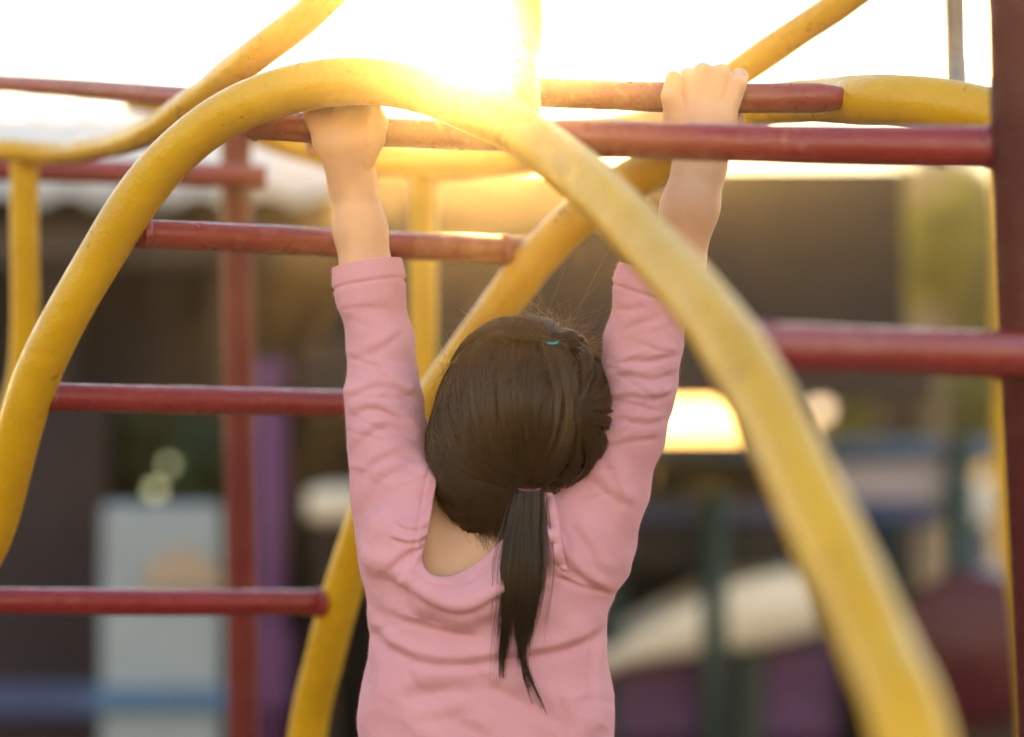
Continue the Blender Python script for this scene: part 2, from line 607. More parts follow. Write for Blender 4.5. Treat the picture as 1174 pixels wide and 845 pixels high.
M['white_box'] = plain("off_white_plastic", (0.70, 0.66, 0.60), 0.5, 0.1, 3.0)

def play_panel():
    D = 5.5
    b = P(185, 700, D)
    t = thing("activity_board", "pale blue play board with a blue band and a beige hump", "play board", (b[0], D, 0))
    x0, x1 = P(116, 0, D)[0], P(254, 0, D)[0]
    zt, zb = P(0, 578, D)[2], 0.30
    bm_obj("board", box_arrays(((x0 + x1) / 2, D + 0.03, (zt + zb) / 2), (x1 - x0, 0.05, zt - zb), 0.02), M['pale_blue'], t)
    # rounded hump on the face of the board
    c = P(212, 672, D)
    n = 24
    ang = np.linspace(0, math.pi, n)
    rx, rz = 45 * K * D, 44 * K * D
    prof = np.stack([c[0] + rx * np.cos(ang), np.full(n, D - 0.035), c[2] + rz * np.sin(ang)], 1)
    back = prof + [0, 0.038, 0]
    V = np.vstack([prof, back])
    j = np.arange(n - 1)
    side = np.stack([j, j + 1, j + 1 + n, j + n], 1)
    F = [side, np.arange(n)[None, ::-1], np.array([[0, n, 2 * n - 1, n - 1]])]
    mesh_obj("hump", V, F, M['beige'], t, smooth=False)
    z0, z1 = P(0, 816, D)[2], P(0, 786, D)[2]
    bm_obj("band", box_arrays(((x0 + x1) / 2, D - 0.01, (z0 + z1) / 2), (x1 - x0 + 0.04, 0.03, z1 - z0), 0.008), M['blue'], t)
    for x in (x0 + 0.05, x1 - 0.05):
        bm_obj("leg", box_arrays((x, D + 0.03, zb / 2), (0.06, 0.05, zb), 0.006), M['blue'], t)
play_panel()

def plum_cabin():
    D = 5.9
    x0, x1 = P(-420, 0, D)[0], P(106, 0, D)[0]
    t = thing("play_cabin", "dark plum wooden play cabin with a low blue rail at far left", "play cabin", ((x0 + x1) / 2, D + 0.5, 0))
    zt = P(0, 450, D)[2]
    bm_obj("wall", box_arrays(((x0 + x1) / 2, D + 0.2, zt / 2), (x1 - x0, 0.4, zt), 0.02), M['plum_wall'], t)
    z = P(0, 800, D)[2]
    bm_obj("rail", box_arrays(((x0 + x1) / 2, D - 0.03, z), (x1 - x0 + 0.03, 0.05, 0.08), 0.01), M['deep_blue'], t)
    bm_obj("corner_trim", box_arrays((x1 + 0.012, D - 0.01, zt / 2), (0.05, 0.06, zt), 0.01), M['plum_wall'], t)
plum_cabin()

def purple_post():
    D = 6.1
    c = P(312, 0, D)
    t = thing("purple_post", "slim purple post standing just right of the blurred red upright", "post", (c[0], D, 0))
    zt = P(0, 452, D)[2]
    V, F = sweep(np.array([[c[0], D, 0.0], [c[0], D, zt * 0.5], [c[0], D, zt]]), [0.037] * 3, 20)
    mesh_obj("shaft", V, F, M['purple'], t)
    th = np.linspace(0.02, math.pi - 0.02, 12)
    pth = np.stack([np.full(12, c[0]), np.full(12, D), zt + 0.04 - 0.045 * np.cos(th)], 1)
    V, F = sweep(pth, 0.05 * np.sin(th) + 0.002, 20)
    mesh_obj("cap", V, F, M['purple'], t)
    z = P(0, 765, D)[2]
    bm_obj("plate", box_arrays((c[0], D - 0.05, z), (0.11, 0.02, 0.20), 0.008), M['purple'], t)
purple_post()

def cream_bench():
    D = 5.9
    a, b = P(350, 592, D), P(470, 566, D)
    t = thing("bench", "small cream bench beside the child's left sleeve", "bench", ((a[0] + b[0]) / 2, D + 0.15, 0))
    z1 = (a[2] + b[2]) / 2
    bm_obj("seat", box_arrays(((a[0] + b[0]) / 2, D + 0.15, z1), (b[0] - a[0], 0.34, 0.09), 0.04), M['cream'], t, smooth=True)
    for x in (a[0] + 0.05, b[0] - 0.05):
        bm_obj("leg", box_arrays((x, D + 0.15, (z1 - 0.045) / 2), (0.05, 0.24, z1 - 0.045), 0.006), M['timber'], t)
cream_bench()

# ------------------------------------------------------------------ background: right play tower with slide
def play_tower():
    D = 5.8
    c = P(860, 0, D)
    t = thing("play_tower", "blue railed play tower with purple panels, a dark green post and a cream slide", "play tower", (c[0], D + 0.6, 0))
    z = lambda py: P(0, py, D)[2]
    x = lambda px: P(px, 0, D)[0]
    pbox("rail", 690, 1150, 504, 526, D, 0.06, M['blue'], t, 0.015)
    pbox("rail", 690, 1078, 577, 601, D + 0.02, 0.06, M['deep_blue'], t, 0.015)
    pbox("upper_panel", 946, 1082, 529, 574, D + 0.03, 0.03, M['lilac'], t, 0.008)
    pbox("lower_panel", 640, 962, 735, 850, D + 0.05, 0.04, M['deep_purple'], t, 0.01)
    pbox("trim", 640, 962, 772, 778, D + 0.03, 0.018, M['purple'], t, 0.004)
    # deck and its dark underside
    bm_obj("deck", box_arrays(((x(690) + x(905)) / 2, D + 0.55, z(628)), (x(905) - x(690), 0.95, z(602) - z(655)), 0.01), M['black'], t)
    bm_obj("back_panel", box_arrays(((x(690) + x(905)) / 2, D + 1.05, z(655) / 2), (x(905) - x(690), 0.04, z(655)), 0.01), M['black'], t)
    ztop = z(470)
    for px, yy in ((815, -0.07), (1100, 0.0), (700, 0.1), (815, 1.12), (1100, 1.12)):
        V, F = sweep(np.array([[x(px), D + yy, 0], [x(px), D + yy, ztop * 0.5], [x(px), D + yy, z(498) if px == 1100 else z(560)]]), [0.033] * 3, 16)
        mesh_obj("post", V, F, M['dark_green'], t)
    # slide: seen from the side, its broad pale flank rising to the right
    top = catmull(np.array([P(600, 792, D - 0.1), P(705, 744, D - 0.1), P(775, 702, D - 0.1), P(850, 668, D - 0.1), P(935, 655, D - 0.1)]), 0.03)
    bot = catmull(np.array([P(600, 803, D - 0.1), P(705, 764, D - 0.1), P(800, 748, D - 0.1), P(880, 738, D - 0.1), P(942, 724, D - 0.1)]), 0.03)
    n_ = 40
    ti = np.linspace(0, 1, n_)
    rs_ = lambda c_: np.column_stack([np.interp(ti, np.linspace(0, 1, len(c_)), c_[:, k]) for k in range(3)])
    top, bot = rs_(top), rs_(bot)
    dy = 0.46
    prof = [(top, 0.0, 0.0), (top, 0.012, 0.006), (top, 0.045, 0.006), (top, 0.055, -0.05), (top, dy - 0.055, -0.05), (top, dy - 0.045, 0.006), (top, dy - 0.012, 0.006), (top, dy, 0.0), (bot, dy, 0.0), (bot, 0.0, 0.0)]
    V = []
    for i in range(n_):
        for c_, yy, zz in prof:
            V.append(c_[i] + [0, yy, zz])
    m_ = len(prof)
    i, j = np.meshgrid(np.arange(n_ - 1), np.arange(m_), indexing='ij')
    F = np.stack([i * m_ + j, i * m_ + (j + 1) % m_, (i + 1) * m_ + (j + 1) % m_, (i + 1) * m_ + j], -1).reshape(-1, 4)
    mesh_obj("slide_chute", np.array(V), [F, np.arange(m_)[None, :], (np.arange(m_)[::-1] + (n_ - 1) * m_)[None, :]], M['cream'], t)
    e = bot[30]
    bm_obj("slide_leg", box_arrays((e[0], e[1] + dy / 2, e[2] / 2), (0.06, 0.30, e[2]), 0.006), M['dark_green'], t)
play_tower()

def red_drum():
    D = 5.4
    c = P(1108, 745, D)
    R = 90 * K * D
    t = thing("tunnel", "round maroon play tunnel low at the right, beside the slide", "play tunnel", (c[0], D + 0.4, 0))
    # a drum lying on its side with a rolled rim, open towards the left rear
    prof = [(-0.02, 0.0), (0.0, R * 0.86), (0.01, R * 0.97), (0.05, R), (0.45, R * 1.01), (0.85, R), (0.89, R * 0.97), (0.87, R * 0.9)]
    ang = rad(24)
    ax = np.array([math.sin(ang), math.cos(ang), 0])
    sd = np.array([math.cos(ang), -math.sin(ang), 0])
    n = 48
    V = []
    for u, r in prof:
        for k in range(n):
            a = 2 * math.pi * k / n
            V.append(np.array([c[0], D, c[2]]) + ax * u + sd * r * math.cos(a) + np.array([0, 0, 1.0]) * r * math.sin(a))
    i, j = np.meshgrid(np.arange(len(prof) - 1), np.arange(n), indexing='ij')
    F = np.stack([i * n + j, i * n + (j + 1) % n, (i + 1) * n + (j + 1) % n, (i + 1) * n + j], -1).reshape(-1, 4)
    mesh_obj("drum", np.array(V), F, M['maroon'], t)
    zb = c[2] - R * 0.9
    for u in (0.12, 0.75):
        p = np.array([c[0], D, 0]) + ax * u
        bm_obj("cradle", box_arrays((p[0], p[1], zb / 2), (R * 1.3, 0.07, zb), 0.01), M['timber'], t)
red_drum()

def side_table():
    D = 6.3
    a, b = P(1084, 600, D), P(1165, 553, D)
    t = thing("crate_table", "off white box on a dark pedestal near the red upright on the right", "box table", ((a[0] + b[0]) / 2, D + 0.15, 0))
    cz = (a[2] + b[2]) / 2
    o = bm_obj("box", box_arrays(((a[0] + b[0]) / 2, D + 0.15, cz), (b[0] - a[0], 0.3, b[2] - a[2]), 0.015), M['white_box'], t)
    bm_obj("pedestal", box_arrays((a[0] + 0.09, D + 0.15, a[2] / 2 - 0.002), (0.08, 0.12, a[2] - 0.004), 0.01), M['deep_blue'], t)
side_table()

def awning():
    D = 9.0
    a, b = P(752, 516, D), P(866, 436, D)
    t = thing("cloth_screen", "bright white cloth screen glowing between the right sleeve and the yellow arch", "screen", ((a[0] + b[0]) / 2, D, 0))
    n, m_ = 24, 12
    V = []
    for i in range(m_):
        for j in range(n):
            u, v = j / (n - 1), i / (m_ - 1)
            V.append([a[0] + (b[0] - a[0]) * u, D + 0.02 * math.sin(u * 22) * (0.3 + v) + 0.01 * math.sin(v * 9 + u * 5), b[2] + (a[2] - b[2]) * v - 0.02 * math.sin(math.pi * u) * (1 - v)])
    i, j = np.meshgrid(np.arange(m_ - 1), np.arange(n - 1), indexing='ij')
    q = (i * n + j).ravel()
    o = mesh_obj("cloth", np.array(V), np.stack([q, q + n, q + n + 1, q + 1], 1), M['white_cloth'], t)
    sm = o.modifiers.new("thickness", 'SOLIDIFY')
    sm.thickness = 0.003
    for xx in (a[0] - 0.02, b[0] + 0.02):
        V, F = sweep(np.array([[xx, D, 0], [xx, D, b[2] / 2], [xx, D, b[2] + 0.03]]), [0.017] * 3, 12)
        mesh_obj("pole", V, F, M['dark_green'], t)
#awning()

# ------------------------------------------------------------------ vegetation
def leaf_mat(name, c1, c2, trans=0.45):
    m, nt, b = new_mat(name)
    co = geo_pos(nt)
    n1 = noise(nt, 7, 3, 0.6, co)
    lc = ramp(nt, n1.outputs['Fac'], [(0.3, c1), (0.7, c2)])
    nt.links.new(lc.outputs['Color'], b.inputs['Base Color'])
    b.inputs['Roughness'].default_value = 0.45
    tr = nt.nodes.new("ShaderNodeBsdfTranslucent")
    nt.links.new(lc.outputs['Color'], tr.inputs['Color'])
    mx = nt.nodes.new("ShaderNodeMixShader")
    mx.inputs[0].default_value = trans
    nt.links.new(b.outputs[0], mx.inputs[1])
    nt.links.new(tr.outputs[0], mx.inputs[2])
    nt.links.new(mx.outputs[0], nt.nodes['Material Output'].inputs['Surface'])
    return m
M['leaf_yellow'] = leaf_mat("yellow_green_leaf", (0.20, 0.22, 0.02), (0.34, 0.33, 0.04), 0.55)
M['leaf_green'] = leaf_mat("mid_green_leaf", (0.035, 0.085, 0.02), (0.07, 0.13, 0.03), 0.35)
M['leaf_dark'] = leaf_mat("dark_green_leaf", (0.018, 0.055, 0.02), (0.035, 0.085, 0.03), 0.25)
M['bark'] = plain("grey_brown_bark", (0.20, 0.16, 0.12), 0.9, 0.3, 8.0, bmp=0.6)

def leaf_cloud(centres, radii, n, size, seed):
    r = np.random.default_rng(seed)
    centres, radii = np.asarray(centres, float), np.asarray(radii, float)
    w = np.prod(radii, axis=1)
    pick = r.choice(len(centres), n, p=w / w.sum())
    dirs = r.normal(size=(n, 3))
    dirs /= np.linalg.norm(dirs, axis=1)[:, None]
    pos = centres[pick] + dirs * radii[pick] * (r.uniform(0.15, 1.08, (n, 1)) ** 0.5)
    ax = r.normal(size=(n, 3))
    ax /= np.linalg.norm(ax, axis=1)[:, None]
    bx = np.cross(ax, r.normal(size=(n, 3)))
    bx /= np.linalg.norm(bx, axis=1)[:, None]
    s = size * r.uniform(0.6, 1.4, (n, 1))
    a, b = ax * s, bx * s * 0.42
    nn = np.cross(ax, bx) * s * 0.15
    V = np.stack([pos - a, pos - a * 0.2 + b + nn, pos + a, pos - a * 0.2 - b + nn], 1).reshape(-1, 3)
    F = np.arange(4 * n).reshape(-1, 4)
    return V, F

def bush(name, label, cat, px, py, d, rpx, rpy, mat, n, size, seed, group=None, grounded=True):
    c = P(px, py, d)
    t = thing(name, label, cat, (c[0], c[1], 0), group)
    r = np.random.default_rng(seed)
    cs, rs = [], []
    for k in range(7):
        cs.append(c + np.array([r.uniform(-1, 1) * rpx * 0.55, 0, r.uniform(-1, 1) * rpy * 0.6]) * K * d + [0, r.uniform(-0.2, 0.2), 0])
        f = r.uniform(0.4, 0.65)
        rs.append((rpx * K * d * f, 0.25 * f + 0.1, rpy * K * d * f))
    V, F = leaf_cloud(cs, rs, n, size, seed)
    mesh_obj("foliage", V, F, mat, t, smooth=False)
    for k in range(4):
        e = cs[k]
        pth = catmull(np.array([[c[0] + 0.03 * k - 0.04, c[1], 0.0], [(c[0] + e[0]) / 2 + 0.02, (c[1] + e[1]) / 2, e[2] * 0.55], e]), 0.06)
        V, F = sweep(pth, np.linspace(0.016, 0.005, len(pth)), 8)
        mesh_obj("stem", V, F, M['bark'], t)
    return t

bush("shrub", "dark green shrub behind the pale blue play board", "shrub", 195, 525, 6.35, 62, 60, M['leaf_dark'], 1600, 0.045, 3)
bush("shrub", "tall yellow green shrub backlit beside the pavilion's right end", "shrub", 1068, 298, 8.6, 40, 72, M['leaf_yellow'], 3000, 0.055, 4)
bush("shrub", "low mid green shrub above the blue rail at right", "shrub", 1030, 472, 10.5, 95, 45, M['leaf_green'], 1500, 0.07, 5)
bush("hedge", "broad olive green hedge filling the gap beyond the pavilion's right end", "hedge", 1118, 400, 16.0, 185, 185, M['leaf_green'], 10000, 0.115, 8)
bush("shrub", "small leafy green plant under the maroon tunnel's right edge", "plant", 1140, 838, 6.6, 40, 26, M['leaf_green'], 700, 0.035, 6)

def trunk_tree():
    D = 11.0
    c = P(1078, 0, D)
    t = thing("tree", "slender tree with a pale trunk rising out of the hedge at right", "tree", (c[0], D, 0))
    pth = catmull(np.array([[c[0] - 0.10, D, 0.0], [c[0] - 0.08, D, 1.5], [c[0], D, 3.0], [c[0] + 0.03, D, 4.6], [c[0] - 0.05, D, 5.6]]), 0.1)
    V, F = sweep(pth, np.linspace(0.06, 0.03, len(pth)), 14)
    mesh_obj("trunk", V, F, M['bark'], t)
    r = np.random.default_rng(9)
    cs, rs = [], []
    for k in range(9):
        a = r.uniform(0, 6.28)
        e = np.array([c[0] + math.cos(a) * r.uniform(0.4, 1.1), D + math.sin(a) * r.uniform(0.4, 1.1), r.uniform(4.6, 6.2)])
        pb = catmull(np.array([[c[0] + 0.0, D, 4.2 + 0.12 * k], [(c[0] + e[0]) / 2, (D + e[1]) / 2, e[2] - 0.2], e]), 0.1)
        V, F = sweep(pb, np.linspace(0.025, 0.008, len(pb)), 8)
        mesh_obj("limb", V, F, M['bark'], t)
        cs.append(e)
        rs.append((0.5, 0.5, 0.4))
    V, F = leaf_cloud(cs, rs, 2600, 0.07, 10)
    mesh_obj("crown", V, F, M['leaf_green'], t, smooth=False)
trunk_tree()

# ------------------------------------------------------------------ haze, added to spread the sun's warm glow as lens flare would
def haze():
    m = bpy.data.materials.new("warm_evening_air")
    m.use_nodes = True
    nt = m.node_tree
    nt.nodes.clear()
    out = nt.nodes.new("ShaderNodeOutputMaterial")
    pv = nt.nodes.new("ShaderNodeVolumePrincipled")
    pv.inputs['Color'].default_value = (1.0, 0.92, 0.80, 1)
    pv.inputs['Density'].default_value = HAZE_DENSITY
    pv.inputs['Anisotropy'].default_value = HAZE_G
    nt.links.new(pv.outputs[0], out.inputs['Volume'])
    bm = box_arrays((0, 90, 2.9), (310, 310, 7.8))
    o = bm_obj("haze", bm, m)
    structure(o, 'stuff')
haze()

# ------------------------------------------------------------------ climbing frame
frame = thing("climbing_frame", "yellow and red tubular climbing frame with arched rails and straight rungs", "climbing frame", (0.0, 2.4, 0.0))
Y, R_, DR = M['yellow'], M['red'], M['dark_red']
yd = 0.048
# near arch: from the left, over the hands, down to the lower right
gl = P(-95, 845, 2.78)
gr = P(1052, 880, 1.44)
ARCH = [(-60, 730, 2.70), (-6, 600, 2.63), (43, 430, 2.56), (124, 280, 2.52), (168, 213, 2.50), (205, 172, 2.48), (250, 137, 2.46), (300, 113, 2.44),
        (350, 99, 2.43), (400, 93, 2.42), (450, 96, 2.40), (500, 108, 2.37), (550, 127, 2.32), (600, 153, 2.25), (650, 190, 2.16),
        (700, 234, 2.06), (750, 287, 1.97), (822, 373, 1.83), (874, 457, 1.74), (916, 545, 1.66), (965, 651, 1.58), (1012, 757, 1.51)]
c = catmull([np.append([gl[0], gl[1], 0.0], yd / 2), np.append([gl[0], gl[1], 0.35], yd / 2)] + [np.append(P(*p), yd / 2) for p in ARCH]
            + [np.append(P(1046, 850, 1.46), yd / 2), np.append([gr[0] + 0.02, gr[1] - 0.02, 0.45], yd / 2), np.append([gr[0] + 0.03, gr[1] - 0.03, 0.0], yd / 2)], 0.012)
V, F = sweep(c[:, :3], c[:, 3] + 0.0005 * np.sin(np.arange(len(c)) * 0.37), 32)
mesh_obj("arch_tube", V, F, Y, frame)
# far arch rising to the right
ge = P(340, 900, 3.02)
ARCH2 = [(352, 845, 2.99), (371, 758, 2.95), (401, 651, 2.90), (448, 530, 2.85), (510, 440, 2.80), (561, 369, 2.77), (612, 300, 2.75),
         (660, 252, 2.74), (705, 217, 2.74), (760, 186, 2.74), (820, 155, 2.74), (870, 132, 2.75)]
c = catmull([np.append([ge[0] - 0.05, ge[1], 0.0], yd / 2)] + [np.append(P(*p), yd / 2) for p in ARCH2], 0.012)
V, F = sweep(c[:, :3], c[:, 3], 28)
mesh_obj("arch_tube", V, F, Y, frame)
# wavy ring round the top
tube("ring_tube", [(1230, 168, 2.28, 0.052), (1145, 134, 2.34, 0.052), (1040, 116, 2.40, 0.052), (985, 114, 2.455, 0.05), (950, 115, 2.54), (870, 122, 2.74), (760, 141, 2.95), (650, 165, 3.10), (560, 182, 3.20),
                   (480, 186, 3.28), (400, 178, 3.34), (340, 163, 3.38), (290, 145, 3.42), (230, 122, 3.45), (150, 108, 3.5)], yd, Y, frame, 0.001)
# S-shaped upper rail on the left, and its mirror on the right
td = 0.035
tube("upper_rail", [(-70, 176, 3.15, 0.028), (0, 173, 3.10, 0.028), (60, 176, 3.04, 0.028), (100, 171, 2.95, 0.029), (142, 162, 2.85, 0.031), (178, 146, 2.76, 0.033), (215, 122, 2.69, 0.034), (255, 92, 2.62), (300, 57, 2.55),
                    (350, 20, 2.52), (385, -14, 2.5), (440, -75, 2.5), (520, -130, 2.5), (600, -150, 2.5)], td, Y, frame, 0.0012)
tube("upper_rail", [(600, -150, 2.5), (760, -165, 2.53), (920, -160, 2.57), (1020, -100, 2.60), (1030, -55, 2.62), (968, 0, 2.66), (908, 41, 2.70), (850, 82, 2.73), (800, 118, 2.76)], td, Y, frame, 0.0012)
# upright in the middle
tube("strut", [(601, 160, 2.262), (600, 128, 2.30), (598, 95, 2.36), (599, 66, 2.42), (603, 36, 2.45), (602, 0, 2.46), (600, -60, 2.48), (600, -150, 2.5)], 0.034, Y, frame, 0.0015)
# short yellow struts
cc = P(-60, 0, 3.3)
tube("strut", [(28, 172, 3.10), (28, 260, 3.12), (29, 350, 3.14), (25, 430, 3.16), (2, 520, 3.18), (-40, 620, 3.2)], 0.036, Y, frame, world_pts=[(cc[0] - 0.02, 3.22, 0.35), (cc[0] - 0.02, 3.22, 0.0)])
cc = P(462, 0, 3.28)
tube("strut", [(485, 190, 3.28), (485, 300, 3.28), (485, 400, 3.28), (474, 520, 3.28), (464, 700, 3.28)], 0.038, Y, frame, world_pts=[(cc[0], 3.28, 0.0)])
cc = P(1195, 0, 4.3)
tube("post", [(1156, 120, 4.3), (1158, 300, 4.3), (1163, 600, 4.3), (1182, 720, 4.3)], 0.060, Y, frame, world_pts=[(cc[0], 4.3, 0.0)])
# red bars
rd = 0.0305
tube("rung", [(337, 103, 2.452), (520, 104, 2.452), (808, 112, 2.45), (940, 112, 2.440), (978, 112, 2.456)], rd, R_, frame, 0.0006, taper=0.045)
tube("rung", [(284, 142, 2.50), (390, 149, 2.50), (600, 157, 2.53), (795, 166, 2.73)], 0.0310, R_, frame, 0.0004)
tube("rung", [(628, 157, 2.24, 0.034), (800, 163, 2.20, 0.035), (1000, 167, 2.16, 0.037), (1180, 170, 2.13, 0.039)], 0.036, R_, frame, 0.0004)
tube("rung", [(-60, 91, 3.15), (80, 100, 2.95), (228, 112, 2.73)], 0.0245, R_, frame)
tube("rung", [(-60, 192, 3.25), (120, 197, 3.28), (305, 203, 3.32)], 0.033, R_, frame)
tube("rung", [(148, 267, 2.53), (606, 288.4, 2.775)], rd * 1.02, R_, frame, 0.0005)
tube("rung", [(40, 455, 2.57), (470, 464, 2.83)], rd * 1.02, R_, frame, 0.0005)
tube("rung", [(-60, 689, 2.69), (394, 691, 2.935)], rd * 1.02, R_, frame, 0.0005)
tube("rung", [(830, 397, 1.84), (1000, 402, 1.97), (1190, 408, 2.10)], 0.040, R_, frame, 0.0005)
g = P(282, 0, 3.4)
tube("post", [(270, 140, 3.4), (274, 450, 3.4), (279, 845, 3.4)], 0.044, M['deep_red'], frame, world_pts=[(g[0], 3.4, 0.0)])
g = P(1208, 0, 2.12)
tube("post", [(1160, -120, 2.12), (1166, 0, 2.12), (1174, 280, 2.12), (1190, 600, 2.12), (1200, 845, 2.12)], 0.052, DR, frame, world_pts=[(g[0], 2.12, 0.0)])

M['galvanised'] = plain("galvanised_steel", (0.24, 0.18, 0.12), 0.6, 0.2, 20.0)
tube("strut", [(1097, 112, 2.44), (1096, 60, 2.56), (1094, -20, 2.60), (1090, -100, 2.62)], 0.0178, M['galvanised'], frame, 0.0006)

def weld(p, axis, r):
    """A lumpy bead of weld round a rung where it meets a tube."""
    axis = np.asarray(axis, float) / np.linalg.norm(axis)
    pth = np.array([p + axis * (u * 0.0042) for u in np.linspace(-1, 1, 9)])
    prof = r + 0.0022 * np.sqrt(np.clip(1 - np.linspace(-1, 1, 9) ** 2, 0, 1)) - 0.0008
    V, F = sweep(pth, prof, 22)
    V = V + rng.normal(size=V.shape) * 0.0005 + 0.0006 * np.sin(V * 900)
    return V, F
for pa, pb, r_, mt in (((165, 267.8, 2.530), (300, 274, 2.60), 0.0157, R_), ((580, 287.0, 2.745), (400, 278, 2.65), 0.0157, R_), ((58, 455.3, 2.58), (300, 460, 2.72), 0.0157, R_),
                       ((366, 690.9, 2.905), (200, 690, 2.8), 0.0157, R_), ((873, 398.5, 1.878), (1000, 402, 1.97), 0.020, R_), ((1143, 406.5, 2.07), (1000, 402, 1.97), 0.020, R_),
                       ((1134, 169.2, 2.137), (1000, 167, 2.16), 0.0188, R_), ((292, 143, 2.50), (390, 149, 2.50), 0.0157, R_), ((969, 112, 2.447), (900, 112, 2.443), 0.0108, R_), ((485, 203, 3.28), (485, 300, 3.28), 0.0192, Y), ((28, 186, 3.10), (28, 260, 3.12), 0.0182, Y)):
    a_, b_ = P(*pa), P(*pb)
    V, F = weld(a_, b_ - a_, r_)
    mesh_obj("weld", V, F, mt, frame)

# ------------------------------------------------------------------ signed-distance bodies
class Body:
    """Smoothly joined round cones and ellipsoids, turned into one closed skin."""
    def __init__(self):
        self.prims = []
    def cone(self, a, b, ra, rb, k=0.012, sq=None, sub=False):
        a, b = np.asarray(a, float), np.asarray(b, float)
        r = max(ra, rb) * (1.0 if sq is None else 1.0 / min(sq))
        self.prims.append(('c', a, b, ra, rb, k, sq, np.minimum(a, b) - r, np.maximum(a, b) + r, sub))
    def chain(self, pts, k=0.012, sq=None):
        for p, q in zip(pts[:-1], pts[1:]):
            self.cone(p[0], q[0], p[1], q[1], k, sq)
    def ell(self, c, r, k=0.012, rot=None, sub=False):
        c, r = np.asarray(c, float), np.asarray(r, float)
        m = r.max() if rot is not None else r
        self.prims.append(('e', c, r, rot, None, k, None, c - m, c + m, sub))
    def eval(self, p, X, Yy, Z):
        if p[0] == 'c':
            _, a, b, ra, rb, k, sq = p[:7]
            if sq is None:
                sq = (1, 1, 1)
            ba = (b - a) * np.array(sq)
            px, py, pz = (X - a[0]) * sq[0], (Yy - a[1]) * sq[1], (Z - a[2]) * sq[2]
            L = ba @ ba + 1e-12
            t = np.clip((px * ba[0] + py * ba[1] + pz * ba[2]) / L, 0, 1)
            d = np.sqrt((px - t * ba[0]) ** 2 + (py - t * ba[1]) ** 2 + (pz - t * ba[2]) ** 2)
            return d - (ra + (rb - ra) * t)
        _, c, r, rot = p[:4]
        px, py, pz = X - c[0], Yy - c[1], Z - c[2]
        if rot is not None:
            px, py, pz = (rot[0][0] * px + rot[0][1] * py + rot[0][2] * pz, rot[1][0] * px + rot[1][1] * py + rot[1][2] * pz, rot[2][0] * px + rot[2][1] * py + rot[2][2] * pz)
        k0 = np.sqrt((px / r[0]) ** 2 + (py / r[1]) ** 2 + (pz / r[2]) ** 2)
        k1 = np.sqrt((px / r[0] ** 2) ** 2 + (py / r[1] ** 2) ** 2 + (pz / r[2] ** 2) ** 2)
        return np.where(k1 > 1e-6, k0 * (k0 - 1) / np.maximum(k1, 1e-6), -r.min())
    def mesh(self, h, B=40):
        grid = openvdb.FloatGrid(h * 3)
        lo = np.min([p[7] for p in self.prims], axis=0) - 0.02
        hi = np.max([p[8] for p in self.prims], axis=0) + 0.02
        ib0 = np.floor(lo / h / B).astype(int)
        ib1 = np.ceil(hi / h / B).astype(int)
        boxes = [(p[7] - p[5] - 4 * h, p[8] + p[5] + 4 * h) for p in self.prims]
        for bi in range(ib0[0], ib1[0]):
            for bj in range(ib0[1], ib1[1]):
                for bk in range(ib0[2], ib1[2]):
                    o = np.array([bi, bj, bk]) * B
                    w0, w1 = o * h, (o + B) * h
                    act = [p for p, bx in zip(self.prims, boxes) if np.all(bx[0] < w1) and np.all(bx[1] > w0)]
                    if not act:
                        continue
                    X = ((o[0] + np.arange(B)) * h).astype(np.float32)[:, None, None]
                    Yy = ((o[1] + np.arange(B)) * h).astype(np.float32)[None, :, None]
                    Z = ((o[2] + np.arange(B)) * h).astype(np.float32)[None, None, :]
                    D = np.full((B, B, B), 0.08, dtype=np.float32)
                    for p in act:
                        d = self.eval(p, X, Yy, Z).astype(np.float32)
                        k = p[5]
                        if p[9]:
                            hh = np.maximum(k - np.abs(D + d), 0) / k
                            D = np.maximum(D, -d) + hh * hh * k * 0.25
                        else:
                            hh = np.maximum(k - np.abs(D - d), 0) / k
                            D = np.minimum(D, d) - hh * hh * k * 0.25
                    if D.min() > 3 * h:
                        continue
                    grid.copyFromArray(np.clip(D, -3 * h, 3 * h), ijk=tuple(int(v) for v in o))
        grid.transform = openvdb.createLinearTransform(voxelSize=h)
        v, q = grid.convertToQuads(isovalue=0.0)
        v = np.asarray(v, dtype=np.float64)
        q = np.asarray(q, dtype=np.int32)
        # orient outwards
        a = v[q[:, 0]]; b = v[q[:, 1]]; c = v[q[:, 2]]
        if np.einsum('ij,ij->i', a, np.cross(b, c)).sum() < 0:
            q = q[:, ::-1].copy()
        return v, q

def vnormals(v, q):
    n = np.cross(v[q[:, 2]] - v[q[:, 0]], v[q[:, 3]] - v[q[:, 1]])
    out = np.zeros_like(v)
    for k in range(4):
        np.add.at(out, q[:, k], n)
    return out / (np.linalg.norm(out, axis=1)[:, None] + 1e-12)

def relax(v, q, it=2, f=0.5):
    e = np.vstack([q[:, [0, 1]], q[:, [1, 2]], q[:, [2, 3]], q[:, [3, 0]]])
    cnt = np.bincount(e.ravel(), minlength=len(v))[:, None]
    for _ in range(it):
        s = np.zeros_like(v)
        for k in range(3):
            s[:, k] = np.bincount(e[:, 0], v[e[:, 1], k], len(v)) + np.bincount(e[:, 1], v[e[:, 0], k], len(v))
        v = v * (1 - f) + f * s / np.maximum(cnt, 1)
    return v

PX = K * 2.46                                    # metres per photo pixel at the child
person = thing("person", "child in a pink long sleeved top hanging by both hands from red bars, back turned", "person", tuple(np.append(P(565, 0, 2.47)[:2], 0.2)))

